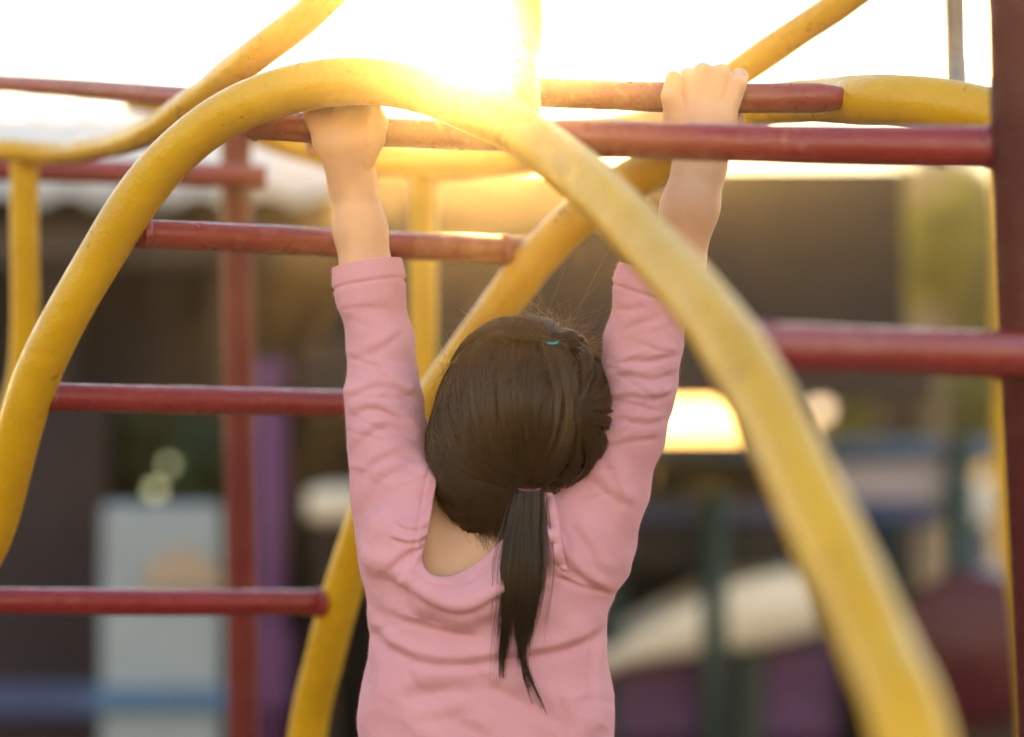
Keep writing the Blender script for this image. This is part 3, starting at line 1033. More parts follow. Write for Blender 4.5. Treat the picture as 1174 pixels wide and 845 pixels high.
# joints (photo pixel, pixel, depth) and radii shared by body and shirt
L_ARM = [((404, 203, 2.500), 0.0243), ((413, 262, 2.495), 0.0270), ((423, 330, 2.490), 0.0300), ((437, 445, 2.480), 0.0295), ((452, 530, 2.475), 0.0350), ((474, 610, 2.475), 0.0460)]
R_ARM = [((804, 186, 2.432), 0.0268), ((791, 237, 2.436), 0.0288), ((772, 310, 2.442), 0.0305), ((742, 405, 2.450), 0.0310), ((712, 505, 2.458), 0.0350), ((662, 610, 2.465), 0.0480)]
HEAD = P(602, 470, 2.465)

bd = Body()
# torso
bd.chain([(P(490, 665, 2.475), 0.050), (P(490, 820, 2.475), 0.047), (P(492, 1000, 2.475), 0.052)], 0.05)
bd.chain([(P(631, 685, 2.472), 0.048), (P(626, 820, 2.475), 0.046), (P(626, 1000, 2.475), 0.052)], 0.05)
bd.chain([(P(560, 700, 2.480), 0.055), (P(560, 1000, 2.478), 0.062)], 0.05)
bd.cone(P(482, 622, 2.475), P(545, 655, 2.477), 0.036, 0.040, 0.04)
bd.cone(P(656, 622, 2.468), P(600, 655, 2.477), 0.036, 0.040, 0.04)
# neck and head
bd.chain([(P(560, 680, 2.474), 0.042), (P(572, 620, 2.470), 0.036), (P(588, 560, 2.466), 0.036), (P(598, 510, 2.470), 0.040)], 0.03)
bd.ell(HEAD + [0, 0.0, 0.012], (0.073, 0.088, 0.078), 0.02)
bd.ell(HEAD + [0, 0.040, -0.042], (0.056, 0.052, 0.056), 0.03)
bd.ell(HEAD + [0, 0.094, -0.022], (0.010, 0.013, 0.014), 0.012)          # nose
bd.ell(HEAD + [0, 0.086, -0.052], (0.020, 0.010, 0.006), 0.006)          # lips
bd.ell(HEAD + [0, 0.080, -0.076], (0.020, 0.016, 0.014), 0.02)           # chin
for s in (-1, 1):
    bd.ell(HEAD + [s * 0.030, 0.088, -0.002], (0.014, 0.010, 0.007), 0.006, sub=True)   # eye sockets
    bd.ell(HEAD + [s * 0.029, 0.077, -0.003], (0.0125, 0.0115, 0.0115), 0.003)          # closed lids
    bd.ell(HEAD + [s * 0.074, 0.004, -0.012], (0.008, 0.016, 0.024), 0.008)             # ears
# arms
for chain in (L_ARM, R_ARM):
    bd.chain([(P(*p), r - 0.0015) for p, r in chain], 0.014)
# hips and legs
bd.cone(P(510, 1010, 2.475), P(608, 1010, 2.475), 0.068, 0.068, 0.04)
for s, kx in ((-1, 512), (1, 606)):
    hip = P(kx, 1050, 2.475)
    knee = hip + [s * 0.004, 0.012, -0.235]
    ank = knee + [s * 0.002, -0.045, -0.215]
    bd.chain([(hip, 0.060), (knee, 0.040), (knee + (ank - knee) * 0.35, 0.040), (ank, 0.026)], 0.02)
    bd.chain([(ank, 0.026), (ank + [0, 0.03, -0.035], 0.024), (ank + [s * 0.006, 0.115, -0.065], 0.020)], 0.02)

def add_hand(bar, d, mcps, wrist, wr, thumb):
    """Overhand grip: back of the hand to the viewer, fingers over the bar and down its far side."""
    for i, (mx_, my_, rr) in enumerate(mcps):
        m0 = P(mx_, my_, d - 0.029)
        w0 = P(wrist[0] + (mx_ - wrist[0]) * 0.22, wrist[1] - 12, d - 0.014)
        mid = P(wrist[0] + (mx_ - wrist[0]) * 0.66, wrist[1] * 0.48 + my_ * 0.52, d - 0.026)
        bd.chain([(w0, wr * 0.50), (mid, rr * 1.20), (m0, rr * 1.0)], 0.009)
        yb = P(mx_, bar(mx_), d)
        R0 = 0.0153 + rr * 0.92
        pts = [(m0, rr * 1.02)]
        for ang, rf in ((118, 1.06), (60, 0.93), (10, 0.92), (-35, 0.84), (-75, 0.78)):
            a_ = rad(ang)
            pts.append((yb + np.array([0.0, math.cos(a_) * R0, math.sin(a_) * R0]), rr * rf))
        bd.chain(pts, 0.0026)
    mx0 = np.mean([m_[0] for m_ in mcps])
    bd.chain([(P(wrist[0], wrist[1] + 6, d - 0.006), wr * 0.94), (P(wrist[0] + (mx0 - wrist[0]) * 0.6, wrist[1] - 40, d - 0.020), wr * 0.80)], 0.014)
    bd.chain([(P(*p), r) for p, r in thumb], 0.0035)

add_hand(lambda x: 112, 2.45, [(788, 90, 0.0084), (806, 82, 0.0087), (827, 83, 0.0085), (847, 97, 0.0078)], (801, 186), 0.0262,
         [((788, 160, 2.428), 0.0135), ((774, 134, 2.420), 0.0112), ((769, 110, 2.414), 0.0094), ((772, 90, 2.413), 0.0082)])
add_hand(lambda x: 149 + (x - 390) * 0.04, 2.50, [(412, 128, 0.0088), (393, 122, 0.0088), (373, 123, 0.0086), (356, 130, 0.0080)], (403, 203), 0.0240,
         [((418, 180, 2.480), 0.0125), ((429, 160, 2.472), 0.0108), ((434, 140, 2.466), 0.0092), ((428, 123, 2.466), 0.0080)])
v, q = bd.mesh(0.0014)
v = relax(v, q, 1, 0.4)
mesh_obj("body", v, q, M['skin'], person)

# ------------------------------------------------------------------ shirt
sh = Body()
sh.chain([(P(489, 668, 2.470), 0.0585), (P(487, 820, 2.475), 0.0560), (P(486, 1035, 2.475), 0.064)], 0.05)
sh.chain([(P(633, 690, 2.465), 0.0560), (P(630, 820, 2.475), 0.0545), (P(632, 1035, 2.475), 0.063)], 0.05)
sh.chain([(P(560, 690, 2.474), 0.071), (P(560, 1035, 2.476), 0.074)], 0.05)
sh.cone(P(476, 612, 2.472), P(545, 652, 2.472), 0.052, 0.056, 0.05)
sh.cone(P(664, 612, 2.463), P(598, 652, 2.470), 0.052, 0.056, 0.05)
sh.chain([(P(419, 290, 2.492), 0.0330), (P(424, 330, 2.490), 0.0330), (P(437, 400, 2.484), 0.0310), (P(439, 455, 2.480), 0.0350), (P(446, 510, 2.476), 0.0390), (P(458, 565, 2.474), 0.0455), (P(478, 620, 2.474), 0.056)], 0.02)
sh.chain([(P(752, 300, 2.444), 0.0325), (P(745, 335, 2.446), 0.0335), (P(738, 392, 2.449), 0.0350), (P(732, 440, 2.452), 0.0360), (P(713, 500, 2.456), 0.0385), (P(690, 560, 2.460), 0.0440), (P(660, 625, 2.464), 0.057)], 0.02)
# bunched cloth: rolls at the left shoulder and the frilled edge at the right of the neckline
sh.chain([(P(470, 575, 2.440), 0.016), (P(488, 556, 2.434), 0.014), (P(500, 562, 2.428), 0.009)], 0.018)
sh.chain([(P(434, 632, 2.430), 0.018), (P(450, 604, 2.425), 0.016), (P(476, 590, 2.420), 0.010)], 0.018)
sh.chain([(P(618, 556, 2.428), 0.009), (P(626, 590, 2.412), 0.010), (P(634, 625, 2.402), 0.009), (P(640, 650, 2.400), 0.006)], 0.014)
sh.chain([(P(505, 592, 2.418), 0.010), (P(470, 612, 2.412), 0.011), (P(444, 640, 2.415), 0.010)], 0.016)
# loose cowl hanging under the neckline
sh.chain([(P(470, 650, 2.408), 0.010), (P(495, 678, 2.398), 0.013), (P(530, 690, 2.395), 0.014), (P(560, 680, 2.396), 0.011), (P(585, 650, 2.400), 0.008)], 0.022)
v, q = sh.mesh(0.0017)
v = relax(v, q, 4, 0.5)
nrm = vnormals(v, q)
px, py, dd = unproject(v)

def seg_dist(px, py, poly):
    """Distance to a polyline and the signed side (positive below it in the picture)."""
    best = np.full(len(px), 1e9)
    side = np.zeros(len(px))
    tt = np.zeros(len(px))
    poly = np.asarray(poly, float)
    L = np.linalg.norm(np.diff(poly, axis=0), axis=1)
    cum = np.concatenate([[0], np.cumsum(L)]) / L.sum()
    for i in range(len(poly) - 1):
        a, b = poly[i], poly[i + 1]
        e = b - a
        t = np.clip(((px - a[0]) * e[0] + (py - a[1]) * e[1]) / (e @ e), 0, 1)
        dx, dy = px - a[0] - t * e[0], py - a[1] - t * e[1]
        d = np.hypot(dx, dy)
        m_ = d < best
        best = np.where(m_, d, best)
        side = np.where(m_, np.sign(e[0] * dy - e[1] * dx), side)
        tt = np.where(m_, cum[i] + t * (cum[i + 1] - cum[i]), tt)
    return best, side, tt

# folds: polyline, height (mm), width (px); the ridge has a valley on its lower side
FOLDS = [
    ([(421, 700), (440, 722), (469, 740), (494, 748), (530, 750), (568, 745), (646, 733), (700, 706)], 5.0, 11),
    ([(437, 640), (470, 668), (500, 688), (533, 694), (575, 676), (640, 664)], 3.5, 9),
    ([(440, 690), (480, 705), (520, 716), (560, 722)], 2.5, 9),
    ([(636, 600), (650, 636), (676, 660), (706, 672)], 4.0, 7),
    ([(660, 590), (682, 625), (698, 660)], 3.0, 8),
    ([(640, 655), (670, 668), (704, 676)], 2.5, 5),
    ([(700, 520), (716, 560), (722, 590)], 2.5, 8),
    ([(440, 790), (500, 770), (560, 768), (620, 790), (672, 822)], 3.0, 18),
    ([(455, 720), (440, 770), (424, 830)], 2.5, 14),
    ([(650, 790), (664, 830), (668, 880)], 2.5, 10),
    ([(690, 720), (686, 770), (690, 830)], 2.0, 8),
    # left sleeve
    ([(398, 404), (420, 399), (440, 388), (462, 372)], 2.4, 7),
    ([(428, 408), (452, 432), (474, 452)], 2.2, 7),
    ([(394, 452), (418, 440), (440, 436), (468, 446), (486, 462)], 3.2, 6.5),
    ([(395, 476), (420, 462), (452, 470), (488, 496)], 3.4, 6.5),
    ([(398, 514), (424, 488), (448, 482), (492, 506)], 3.4, 7),
    ([(404, 545), (430, 522), (460, 512), (494, 528)], 3.2, 8),
    ([(410, 580), (430, 545), (470, 530), (498, 545)], 3.0, 8),
    ([(404, 350), (424, 344), (456, 346)], 1.2, 9),
    # right sleeve
    ([(704, 418), (722, 408), (745, 407), (780, 400)], 3.2, 6),
    ([(694, 440), (715, 424), (745, 428), (776, 420)], 3.0, 6.5),
    ([(690, 462), (716, 448), (748, 450), (774, 442)], 3.4, 6.5),
    ([(678, 486), (708, 474), (740, 478), (766, 470)], 3.2, 7),
    ([(664, 510), (690, 506), (726, 498), (760, 494)], 3.2, 7),
    ([(652, 530), (684, 540), (716, 566), (736, 572)], 2.8, 9),
    ([(706, 370), (730, 360), (760, 352)], 1.6, 9),
    # shoulder gathers
    ([(452, 596), (472, 604), (500, 596)], 2.5, 4),
    ([(446, 612), (470, 618), (500, 606)], 2.5, 4),
    ([(440, 650), (462, 632), (486, 620)], 3.0, 6),
    ([(462, 676), (472, 650), (488, 628)], 2.5, 6),
]
rf = np.random.default_rng(5)
for (x0, y0), (x1, y1), hw, nf in (((425, 345), (452, 560), 40, 20), ((748, 345), (690, 575), 42, 22)):
    for k in range(nf):
        u = rf.uniform(0, 1) ** 0.8
        cx_, cy_ = x0 + (x1 - x0) * u, y0 + (y1 - y0) * u
        ox = rf.uniform(-0.7, 0.7) * hw
        ln = rf.uniform(14, 34)
        sl = rf.normal() * 0.35 + (0.25 if x0 < 600 else -0.28)
        bw = rf.normal() * 4
        FOLDS.append(([(cx_ + ox - ln, cy_ - sl * ln), (cx_ + ox, cy_ + bw), (cx_ + ox + ln, cy_ + sl * ln)], rf.uniform(0.7, 1.5), rf.uniform(3.8, 6.0)))
for k in range(26):
    cx_, cy_ = rf.uniform(430, 695), rf.uniform(690, 850)
    an = rf.normal() * 0.5 + (0.5 if cx_ < 560 else -0.4)
    ln = rf.uniform(18, 46)
    FOLDS.append(([(cx_ - ln * math.cos(an), cy_ - ln * math.sin(an)), (cx_, cy_ + rf.normal() * 5), (cx_ + ln * math.cos(an), cy_ + ln * math.sin(an))], rf.uniform(0.5, 1.2), rf.uniform(7, 13)))
facing = np.clip(-nrm[:, 1] * 1.6 + 0.35, 0, 1)
disp = np.zeros(len(v))
for poly, amp, w in FOLDS:
    near = (px > min(p[0] for p in poly) - 60) & (px < max(p[0] for p in poly) + 60) & (py > min(p[1] for p in poly) - 60) & (py < max(p[1] for p in poly) + 60)
    if not near.any():
        continue
    c = catmull(np.column_stack([np.array(poly, float), np.zeros(len(poly))]), 4.0)[:, :2]
    d, sd, tt = seg_dist(px[near], py[near], c)
    sg = d * sd
    end = np.clip(np.minimum(tt, 1 - tt) / 0.18, 0, 1)
    end = end * end * (3 - 2 * end) * 0.85 + 0.15
    h = np.where(sg < 0, np.exp(-(sg / (1.25 * w)) ** 2), np.exp(-(sg / (0.75 * w)) ** 2)) - 0.62 * np.exp(-((sg - 1.25 * w) / (w * 0.55)) ** 2)
    disp[near] += (0.72 if poly[0][1] < 600 else 1.15) * amp * 0.001 * h * end * (d < 3.2 * w)
disp *= facing
# broad softness everywhere, so nothing is a plain tube
disp += 0.0012 * np.sin(v[:, 2] * 61 + v[:, 0] * 33) * np.sin(v[:, 0] * 47 - v[:, 1] * 39 + 1.3)
disp += 0.0008 * np.sin(v[:, 2] * 143 + v[:, 0] * 70 + 2 * np.sin(v[:, 2] * 31)) * np.sin(v[:, 1] * 90 + v[:, 0] * 20)

NECK = catmull(np.column_stack([np.array([(498, 566), (494, 590), (488, 620), (484, 640), (490, 655), (508, 661), (531, 655), (556, 638), (580, 616), (602, 606), (618, 592), (617, 560), (590, 520), (540, 510), (505, 540), (498, 566)], float), np.zeros(16)]), 3.0)[:, :2]

def poly_signed(px, py, poly):
    """Signed distance in photo pixels: negative inside."""
    d, _, _ = seg_dist(px, py, poly)
    inside = np.zeros(len(px), bool)
    x0, y0 = poly[:-1, 0], poly[:-1, 1]
    x1, y1 = poly[1:, 0], poly[1:, 1]
    for a, b, c_, e in zip(x0, y0, x1, y1):
        cr = ((b > py) != (e > py)) & (px < (c_ - a) * (py - b) / (e - b + 1e-12) + a)
        inside ^= cr
    return np.where(inside, -d, d)

g_neck = poly_signed(px, py, NECK)
band = np.clip((11 - g_neck) / 1.5, 0, 1) * np.clip(g_neck + 2, 0, 1)
disp += 0.0008 * band - 0.0012 * np.exp(-((g_neck - 12.5) / 1.6) ** 2)
# cuffs: planes across the forearms
lc0, lc1 = P(413, 262, 2.495), P(423, 330, 2.490)
rc0, rc1 = P(793, 235, 2.436), P(742, 405, 2.450)
lax = (lc1 - lc0) / np.linalg.norm(lc1 - lc0)
rax = (rc1 - rc0) / np.linalg.norm(rc1 - rc0)
LCUT, RCUT = P(421, 302, 2.49), P(768, 318, 2.443)
g_l = (v - LCUT) @ lax
g_r = (v - RCUT) @ rax
arm_l = (px < 540) & (py < 420)
arm_r = (px > 640) & (py < 420)
for gg, am in ((g_l, arm_l), (g_r, arm_r)):
    disp += np.where(am, 0.0012 * np.clip((0.021 - gg) / 0.002, 0, 1) - 0.0014 * np.exp(-((gg - 0.0225) / 0.0016) ** 2), 0)
v = v + nrm * disp[:, None]
px, py, dd = unproject(v)
g_l = np.where(arm_l, (v - LCUT) @ lax, 1.0)
g_r = np.where(arm_r, (v - RCUT) @ rax, 1.0)
HEM = P(0, 1015, 2.475)[2]
g_h = v[:, 2] - HEM
g_neck = poly_signed(px, py, NECK) * PX
g = np.minimum(np.minimum(g_l, g_r), np.minimum(g_h, g_neck))
keep = (g[q] > 0).any(axis=1)
used = np.zeros(len(v), bool)
used[q[keep].ravel()] = True
bad = used & (g < 0)
for (gg, ax) in ((g_l, lax), (g_r, rax), (g_h, np.array([0, 0, 1.0]))):
    mk = bad & (gg < 0)
    v[mk] -= ax * gg[mk][:, None]
mk = bad & (g_neck < 0)
if mk.any():
    pts = NECK
    dm = (px[mk][:, None] - pts[None, :, 0]) ** 2 + (py[mk][:, None] - pts[None, :, 1]) ** 2
    # nearest point on the outline, found on a dense resampling
    seg = np.linspace(0, 1, 8, endpoint=False)
    dense = np.vstack([(pts[:-1] * (1 - s_) + pts[1:] * s_) for s_ in seg])
    dm = (px[mk][:, None] - dense[None, :, 0]) ** 2 + (py[mk][:, None] - dense[None, :, 1]) ** 2
    nn = dense[dm.argmin(axis=1)]
    v[mk] = CAM + FWD * dd[mk][:, None] + np.array([1.0, 0, 0]) * ((nn[:, 0] - 587) * K * dd[mk])[:, None] + UPV * ((422.5 - nn[:, 1]) * K * dd[mk])[:, None]
q = q[keep]
remap = -np.ones(len(v), int)
remap[used] = np.arange(used.sum())
vs_, ns_ = v[used], vnormals(v, q)[used]
shirt = mesh_obj("shirt", vs_, remap[q], M['shirt'], person)
sm = shirt.modifiers.new("thickness", 'SOLIDIFY')
sm.thickness = 0.0022
sm.offset = -1.0

# gathered frills at the neckline, sewn on as strips of the same cloth
spx, spy, spd = unproject(vs_)
def surf_d(x, y):
    m_ = ((spx - x) ** 2 + (spy - y) ** 2) < 16
    return spd[m_].min() if m_.any() else 2.42
def frill(path, width, waves, amp, lift, seed):
    """A rippled ribbon whose sewn edge follows `path` on the shirt; `width` (px) to the left of its run."""
    rr = np.random.default_rng(seed)
    c = catmull(np.column_stack([np.array(path, float), np.zeros(len(path))]), 1.2)[:, :2]
    n_, m_ = len(c), 9
    d0 = np.array([surf_d(x, y) for x, y in c])
    for _ in range(6):
        d0[1:-1] = (d0[:-2] + d0[1:-1] * 2 + d0[2:]) / 4
    tg = np.gradient(c, axis=0)
    tg /= np.linalg.norm(tg, axis=1)[:, None]
    nn = np.column_stack([tg[:, 1], -tg[:, 0]])
    s_ = np.linspace(0, 1, n_)
    fr = np.clip(np.minimum(s_, 1 - s_) / 0.12, 0, 1) ** 0.6
    ph = waves * 2 * math.pi * (s_ + 0.05 * np.sin(s_ * 9 + seed))
    V = []
    for i in range(n_):
        for j in range(m_):
            w_ = j / (m_ - 1)
            off = width * fr[i] * w_ * (1 + 0.16 * math.sin(ph[i] * 0.5 + 1))
            x, y = c[i] + nn[i] * off + tg[i] * (2.2 * w_ * math.cos(ph[i]))
            d = d0[i] - lift * math.sin(math.pi * (0.15 + 0.75 * w_)) + amp * w_ ** 1.2 * math.sin(ph[i]) * fr[i] + 0.0015
            V.append(P(x, y, d))
    i, j = np.meshgrid(np.arange(n_ - 1), np.arange(m_ - 1), indexing='ij')
    q_ = (i * m_ + j).ravel()
    o = mesh_obj("frill", np.array(V), np.stack([q_, q_ + 1, q_ + m_ + 1, q_ + m_], 1), M['shirt'], shirt)
    sd_ = o.modifiers.new("thickness", 'SOLIDIFY')
    sd_.thickness = 0.0016
    su = o.modifiers.new("smooth", 'SUBSURF')
    su.levels = su.render_levels = 1
frill([(650, 655), (644, 624), (640, 592), (634, 568), (624, 552)], 13, 4.2, 0.0028, 0.005, 3)

# short cotton fuzz standing off the jersey
rz = np.random.default_rng(77)
pick = rz.choice(len(vs_), 50000)
t_ = np.linspace(0, 1, 4)[None, :, None]
dirs_ = ns_[pick] + rz.normal(size=(len(pick), 3)) * 0.55
dirs_ /= np.linalg.norm(dirs_, axis=1)[:, None]
ln_ = rz.uniform(0.0008, 0.0028, (len(pick), 1, 1))
fz = vs_[pick][:, None, :] + dirs_[:, None, :] * ln_ * t_ + rz.normal(size=(len(pick), 1, 3)) * 0.0004 * t_ ** 2
FUZZ = fz

# ------------------------------------------------------------------ trousers and shoes (below the frame, but she is whole)
M['denim'] = plain("blue_denim", (0.06, 0.09, 0.16), 0.85, 0.2, 20.0)
M['canvas'] = plain("white_canvas", (0.7, 0.68, 0.66), 0.7, 0.1, 20.0)
tb = Body()
tb.cone(P(508, 1010, 2.475), P(610, 1010, 2.475), 0.072, 0.072, 0.04)
shoes = []
for s, kx in ((-1, 512), (1, 606)):
    hip = P(kx, 1050, 2.475)
    knee = hip + [s * 0.004, 0.012, -0.235]
    ank = knee + [s * 0.002, -0.045, -0.215]
    tb.chain([(hip, 0.066), (knee, 0.048), (ank + [0, 0, 0.02], 0.040)], 0.025)
    b_ = Body()
    b_.chain([(ank + [0, -0.012, -0.02], 0.034), (ank + [0, 0.02, -0.045], 0.033), (ank + [s * 0.006, 0.115, -0.068], 0.027)], 0.02)
    shoes.append(b_)
v, q = tb.mesh(0.005)
mesh_obj("trousers", v, q, M['denim'], person)
for b_ in shoes:
    v, q = b_.mesh(0.004)
    mesh_obj("shoe", v, q, M['canvas'], person)

# ------------------------------------------------------------------ hair
from mathutils.bvhtree import BVHTree
HC = P(601, 464, 2.462)
HR = np.array([0.0860, 0.0980, 0.0850])
cap = Body()
cap.ell(HC, HR - 0.004, 0.02)
cap.ell(P(562, 510, 2.450), (0.052, 0.066, 0.056), 0.03)
cap.cone(P(556, 536, 2.452), P(563, 574, 2.458), 0.045, 0.033, 0.03)
cap.cone(P(563, 572, 2.459), P(574, 604, 2.478), 0.032, 0.025, 0.03)
cap.cone(P(606, 520, 2.446), P(606, 560, 2.440), 0.034, 0.020, 0.03)
cap.ell(P(645, 490, 2.440), (0.038, 0.060, 0.050), 0.03)
cap.ell(HC + [0, 0.115, -0.045], (0.066, 0.075, 0.085), 0.01, sub=True)      # face opening
v, q = cap.mesh(0.003)
v = relax(v, q, 3)
hair = mesh_obj("hair", v, q, M['scalp_hair'], person)
CAPTREE = BVHTree.FromPolygons([tuple(x) for x in v], [tuple(int(k) for k in f) for f in q])
NLAT, NLON = 90, 180
RT = np.zeros((NLAT + 1, NLON))
for i in range(NLAT + 1):
    for j in range(NLON):
        th, ph = math.pi * i / NLAT, 2 * math.pi * j / NLON
        d_ = Vector((math.sin(th) * math.cos(ph), math.sin(th) * math.sin(ph), math.cos(th)))
        h_ = CAPTREE.ray_cast(Vector(HC) + d_ * 0.4, -d_, 0.39)
        RT[i, j] = (h_[0] - Vector(HC)).length if h_[0] is not None else 0.08
for _ in range(2):
    RT = (RT + np.roll(RT, 1, 1) + np.roll(RT, -1, 1) + np.vstack([RT[:1], RT[:-1]]) + np.vstack([RT[1:], RT[-1:]])) / 5
def cap_radius(d):
    th = np.arccos(np.clip(d[..., 2], -1, 1)) / math.pi * NLAT
    ph = (np.arctan2(d[..., 1], d[..., 0]) % (2 * math.pi)) / (2 * math.pi) * NLON
    i0 = np.clip(th.astype(int), 0, NLAT - 1)
    j0 = ph.astype(int) % NLON
    a, b = th - i0, ph - ph.astype(int)
    j1 = (j0 + 1) % NLON
    return (RT[i0, j0] * (1 - a) + RT[i0 + 1, j0] * a) * (1 - b) + (RT[i0, j1] * (1 - a) + RT[i0 + 1, j1] * a) * b

def strands(paths, r0, r1, sides=3):
    N, Mm, _ = paths.shape
    T = np.gradient(paths, axis=1)
    T /= np.linalg.norm(T, axis=2, keepdims=True) + 1e-12
    ref = np.array([0.3, 0.9, 0.31])
    A = np.cross(T, ref)
    A /= np.linalg.norm(A, axis=2, keepdims=True) + 1e-9
    B_ = np.cross(T, A)
    rr = np.linspace(0, 1, Mm)
    r0 = np.broadcast_to(np.asarray(r0, float), (N,))
    rad_ = (r0[:, None] * (1 - rr)[None, :] + r1 * rr[None, :])[:, :, None]
    out = []
    for k in range(sides):
        a = 2 * math.pi * k / sides
        out.append(paths + (A * math.cos(a) + B_ * math.sin(a)) * rad_)
    V = np.stack(out, axis=2).reshape(-1, 3)
    n, m_, s = np.meshgrid(np.arange(N), np.arange(Mm - 1), np.arange(sides), indexing='ij')
    i0 = (n * Mm + m_) * sides
    s2 = (s + 1) % sides
    F = np.stack([i0 + s, i0 + s2, i0 + sides + s2, i0 + sides + s], -1).reshape(-1, 4)
    return V, F

def strand_obj(name, paths, r0, r1, mat, parent, tone):
    V, F = strands(paths, r0, r1)
    o = mesh_obj(name, V, F, mat, parent)
    a = o.data.attributes.new("tone", 'FLOAT', 'POINT')
    a.data.foreach_set("value", np.repeat(np.clip(tone, 0, 1), paths.shape[1] * 3).astype(np.float32))
    return o

V, F = strands(FUZZ, 0.00007, 0.00004)
mesh_obj("fuzz", V, F, M['shirt'], shirt)

def unit(a):
    return a / (np.linalg.norm(a, axis=-1, keepdims=True) + 1e-12)

def dir_of(px_, py_):
    """Direction from the skull's centre to the near-side point of the hair under a pixel."""
    r = Vector(P(px_, py_, 1.0) - CAM).normalized()
    h_ = CAPTREE.ray_cast(Vector(CAM), r)
    if h_[0] is not None:
        return unit(np.array(h_[0]) - HC)
    p = CAM + np.array(r) * (np.linalg.norm(HC - CAM))
    return unit(p - HC)

def on_cap(D, off):
    """Points over the hair surface: unit directions D with a lift `off` in metres."""
    return HC + D * (cap_radius(D) + off)[..., None]

def arc(D0, D1, D2, n):
    t = np.linspace(0, 1, n)[None, :, None]
    return unit(D0[:, None, :] * (1 - t) ** 2 + 2 * D1[:, None, :] * t * (1 - t) + D2[:, None, :] * t ** 2)

T1, T2, T3 = dir_of(630, 398), dir_of(652, 470), dir_of(608, 552)
def sample_dirs(n, test, seed):
    r = np.random.default_rng(seed)
    out = []
    while len(out) < n:
        d = unit(r.normal(size=(4 * n, 3)))
        x, y, _ = unproject(on_cap(d, np.zeros(len(d))))
        ok = test(d, x, y) & ~((d[:, 1] > 0.35) & (d[:, 2] < 0.45))
        out.extend(d[ok])
    return np.array(out[:n])

allpaths, allr, allt = [], [], []
r = np.random.default_rng(11)
NS = 20
def jit(n, s):
    return r.normal(size=(n, 3)) * s
def add_group(n, test, target, mid_fn, seed, lift=0.0012, spread=0.03, locks=70, wav=0.05):
    D0 = sample_dirs(n, test, seed)
    seeds = D0[:locks]
    lk = (D0 @ seeds.T).argmax(axis=1)
    D2 = unit(np.repeat(target[None], n, 0) + jit(locks, spread)[lk] + jit(n, spread * 0.35))
    D1 = unit(mid_fn(D0, D2) + jit(locks, wav)[lk] + jit(n, wav * 0.3))
    t = np.linspace(0, 1, NS)[None, :]
    lo = (r.beta(1.1, 1.8, locks) * 0.0070)[lk][:, None]
    off = 0.0006 + lo + lift * np.sin(math.pi * t) * r.uniform(0.2, 1.5, (n, 1)) + r.uniform(-0.0008, 0.0010, (n, 1)) + 0.002 * t ** 3
    A_ = arc(D0, D1, D2, NS)
    # locks: hairs of one lock close up towards its middle as they run
    cen = np.zeros((locks, NS, 3))
    cnt = np.bincount(lk, minlength=locks)[:, None, None]
    np.add.at(cen, lk, A_)
    cen = unit(cen / np.maximum(cnt, 1))
    tight = (r.uniform(0.45, 0.88, locks)[lk])[:, None] * np.clip(t * 2.2 - 0.05, 0, 1) * np.clip((1.0 - t) * 6 + 0.55, 0, 1)
    A_ = unit(A_ * (1 - tight[..., None]) + cen[lk] * tight[..., None])
    off = off + 0.0016 * tight * r.normal(size=(n, 1))
    allpaths.append(on_cap(A_, np.maximum(off, 0.0002)))
    allr.append(r.uniform(0.00026, 0.00050, n))
    allt.append(0.75 * r.beta(1.6, 2.2, locks)[lk] + 0.25 * r.uniform(0, 1, n) ** 2)

front = lambda d, x, y: (d[:, 2] > 0.50) & ((d[:, 1] > -0.5) | (y < 392))
right = lambda d, x, y: (d[:, 0] > 0.24) & (d[:, 2] <= 0.66) & (d[:, 2] > -0.85)
left = lambda d, x, y: (d[:, 0] <= 0.36) & (d[:, 2] <= 0.86) & ~((d[:, 2] > 0.50) & (d[:, 1] > -0.25)) & (d[:, 2] > -0.93)
straight = lambda a, b: unit(a + b)
def sweep_left(a, b):
    m_ = unit(a + b)
    return unit(m_ + np.array([-0.34, -0.10, 0.02]) * np.clip(0.6 - a[:, :1], 0.1, 1.5))
add_group(3200, front, T1, straight, 21, 0.0030, 0.03, 80, 0.09)
add_group(3400, right, T2, straight, 22, 0.0016, 0.03, 64, 0.09)
add_group(8200, left, T3, sweep_left, 23, 0.0026, 0.06, 170, 0.11)
# a tail between the two upper ties and on to the lower one
t = np.linspace(0, 1, NS)[None, :]
for A_, B_, n, h_, sd_ in ((T1, T2, 900, 0.013, 0.11), (T2, T3, 1100, 0.010, 0.11)):
    D0 = unit(np.repeat(A_[None], n, 0) + jit(n, 0.025))
    D2 = unit(np.repeat(B_[None], n, 0) + jit(n, 0.04))
    w_ = r.normal(size=(n, 1))
    D1 = unit(D0 + D2 + np.array([[1.0, 0, 0.1]]) * w_ * sd_ * 1.6 + jit(n, 0.03))
    allpaths.append(on_cap(arc(D0, D1, D2, NS), 0.002 + h_ * np.sin(math.pi * t) * np.exp(-w_ ** 2 * 0.5) * r.uniform(0.3, 1.1, (n, 1))))
    allr.append(r.uniform(0.00026, 0.00048, n))
    allt.append(r.beta(1.3, 2.0, n))
strand_obj("combed_hair", np.concatenate(allpaths), np.concatenate(allr), 0.00026, M['hair'], hair, np.concatenate(allt))

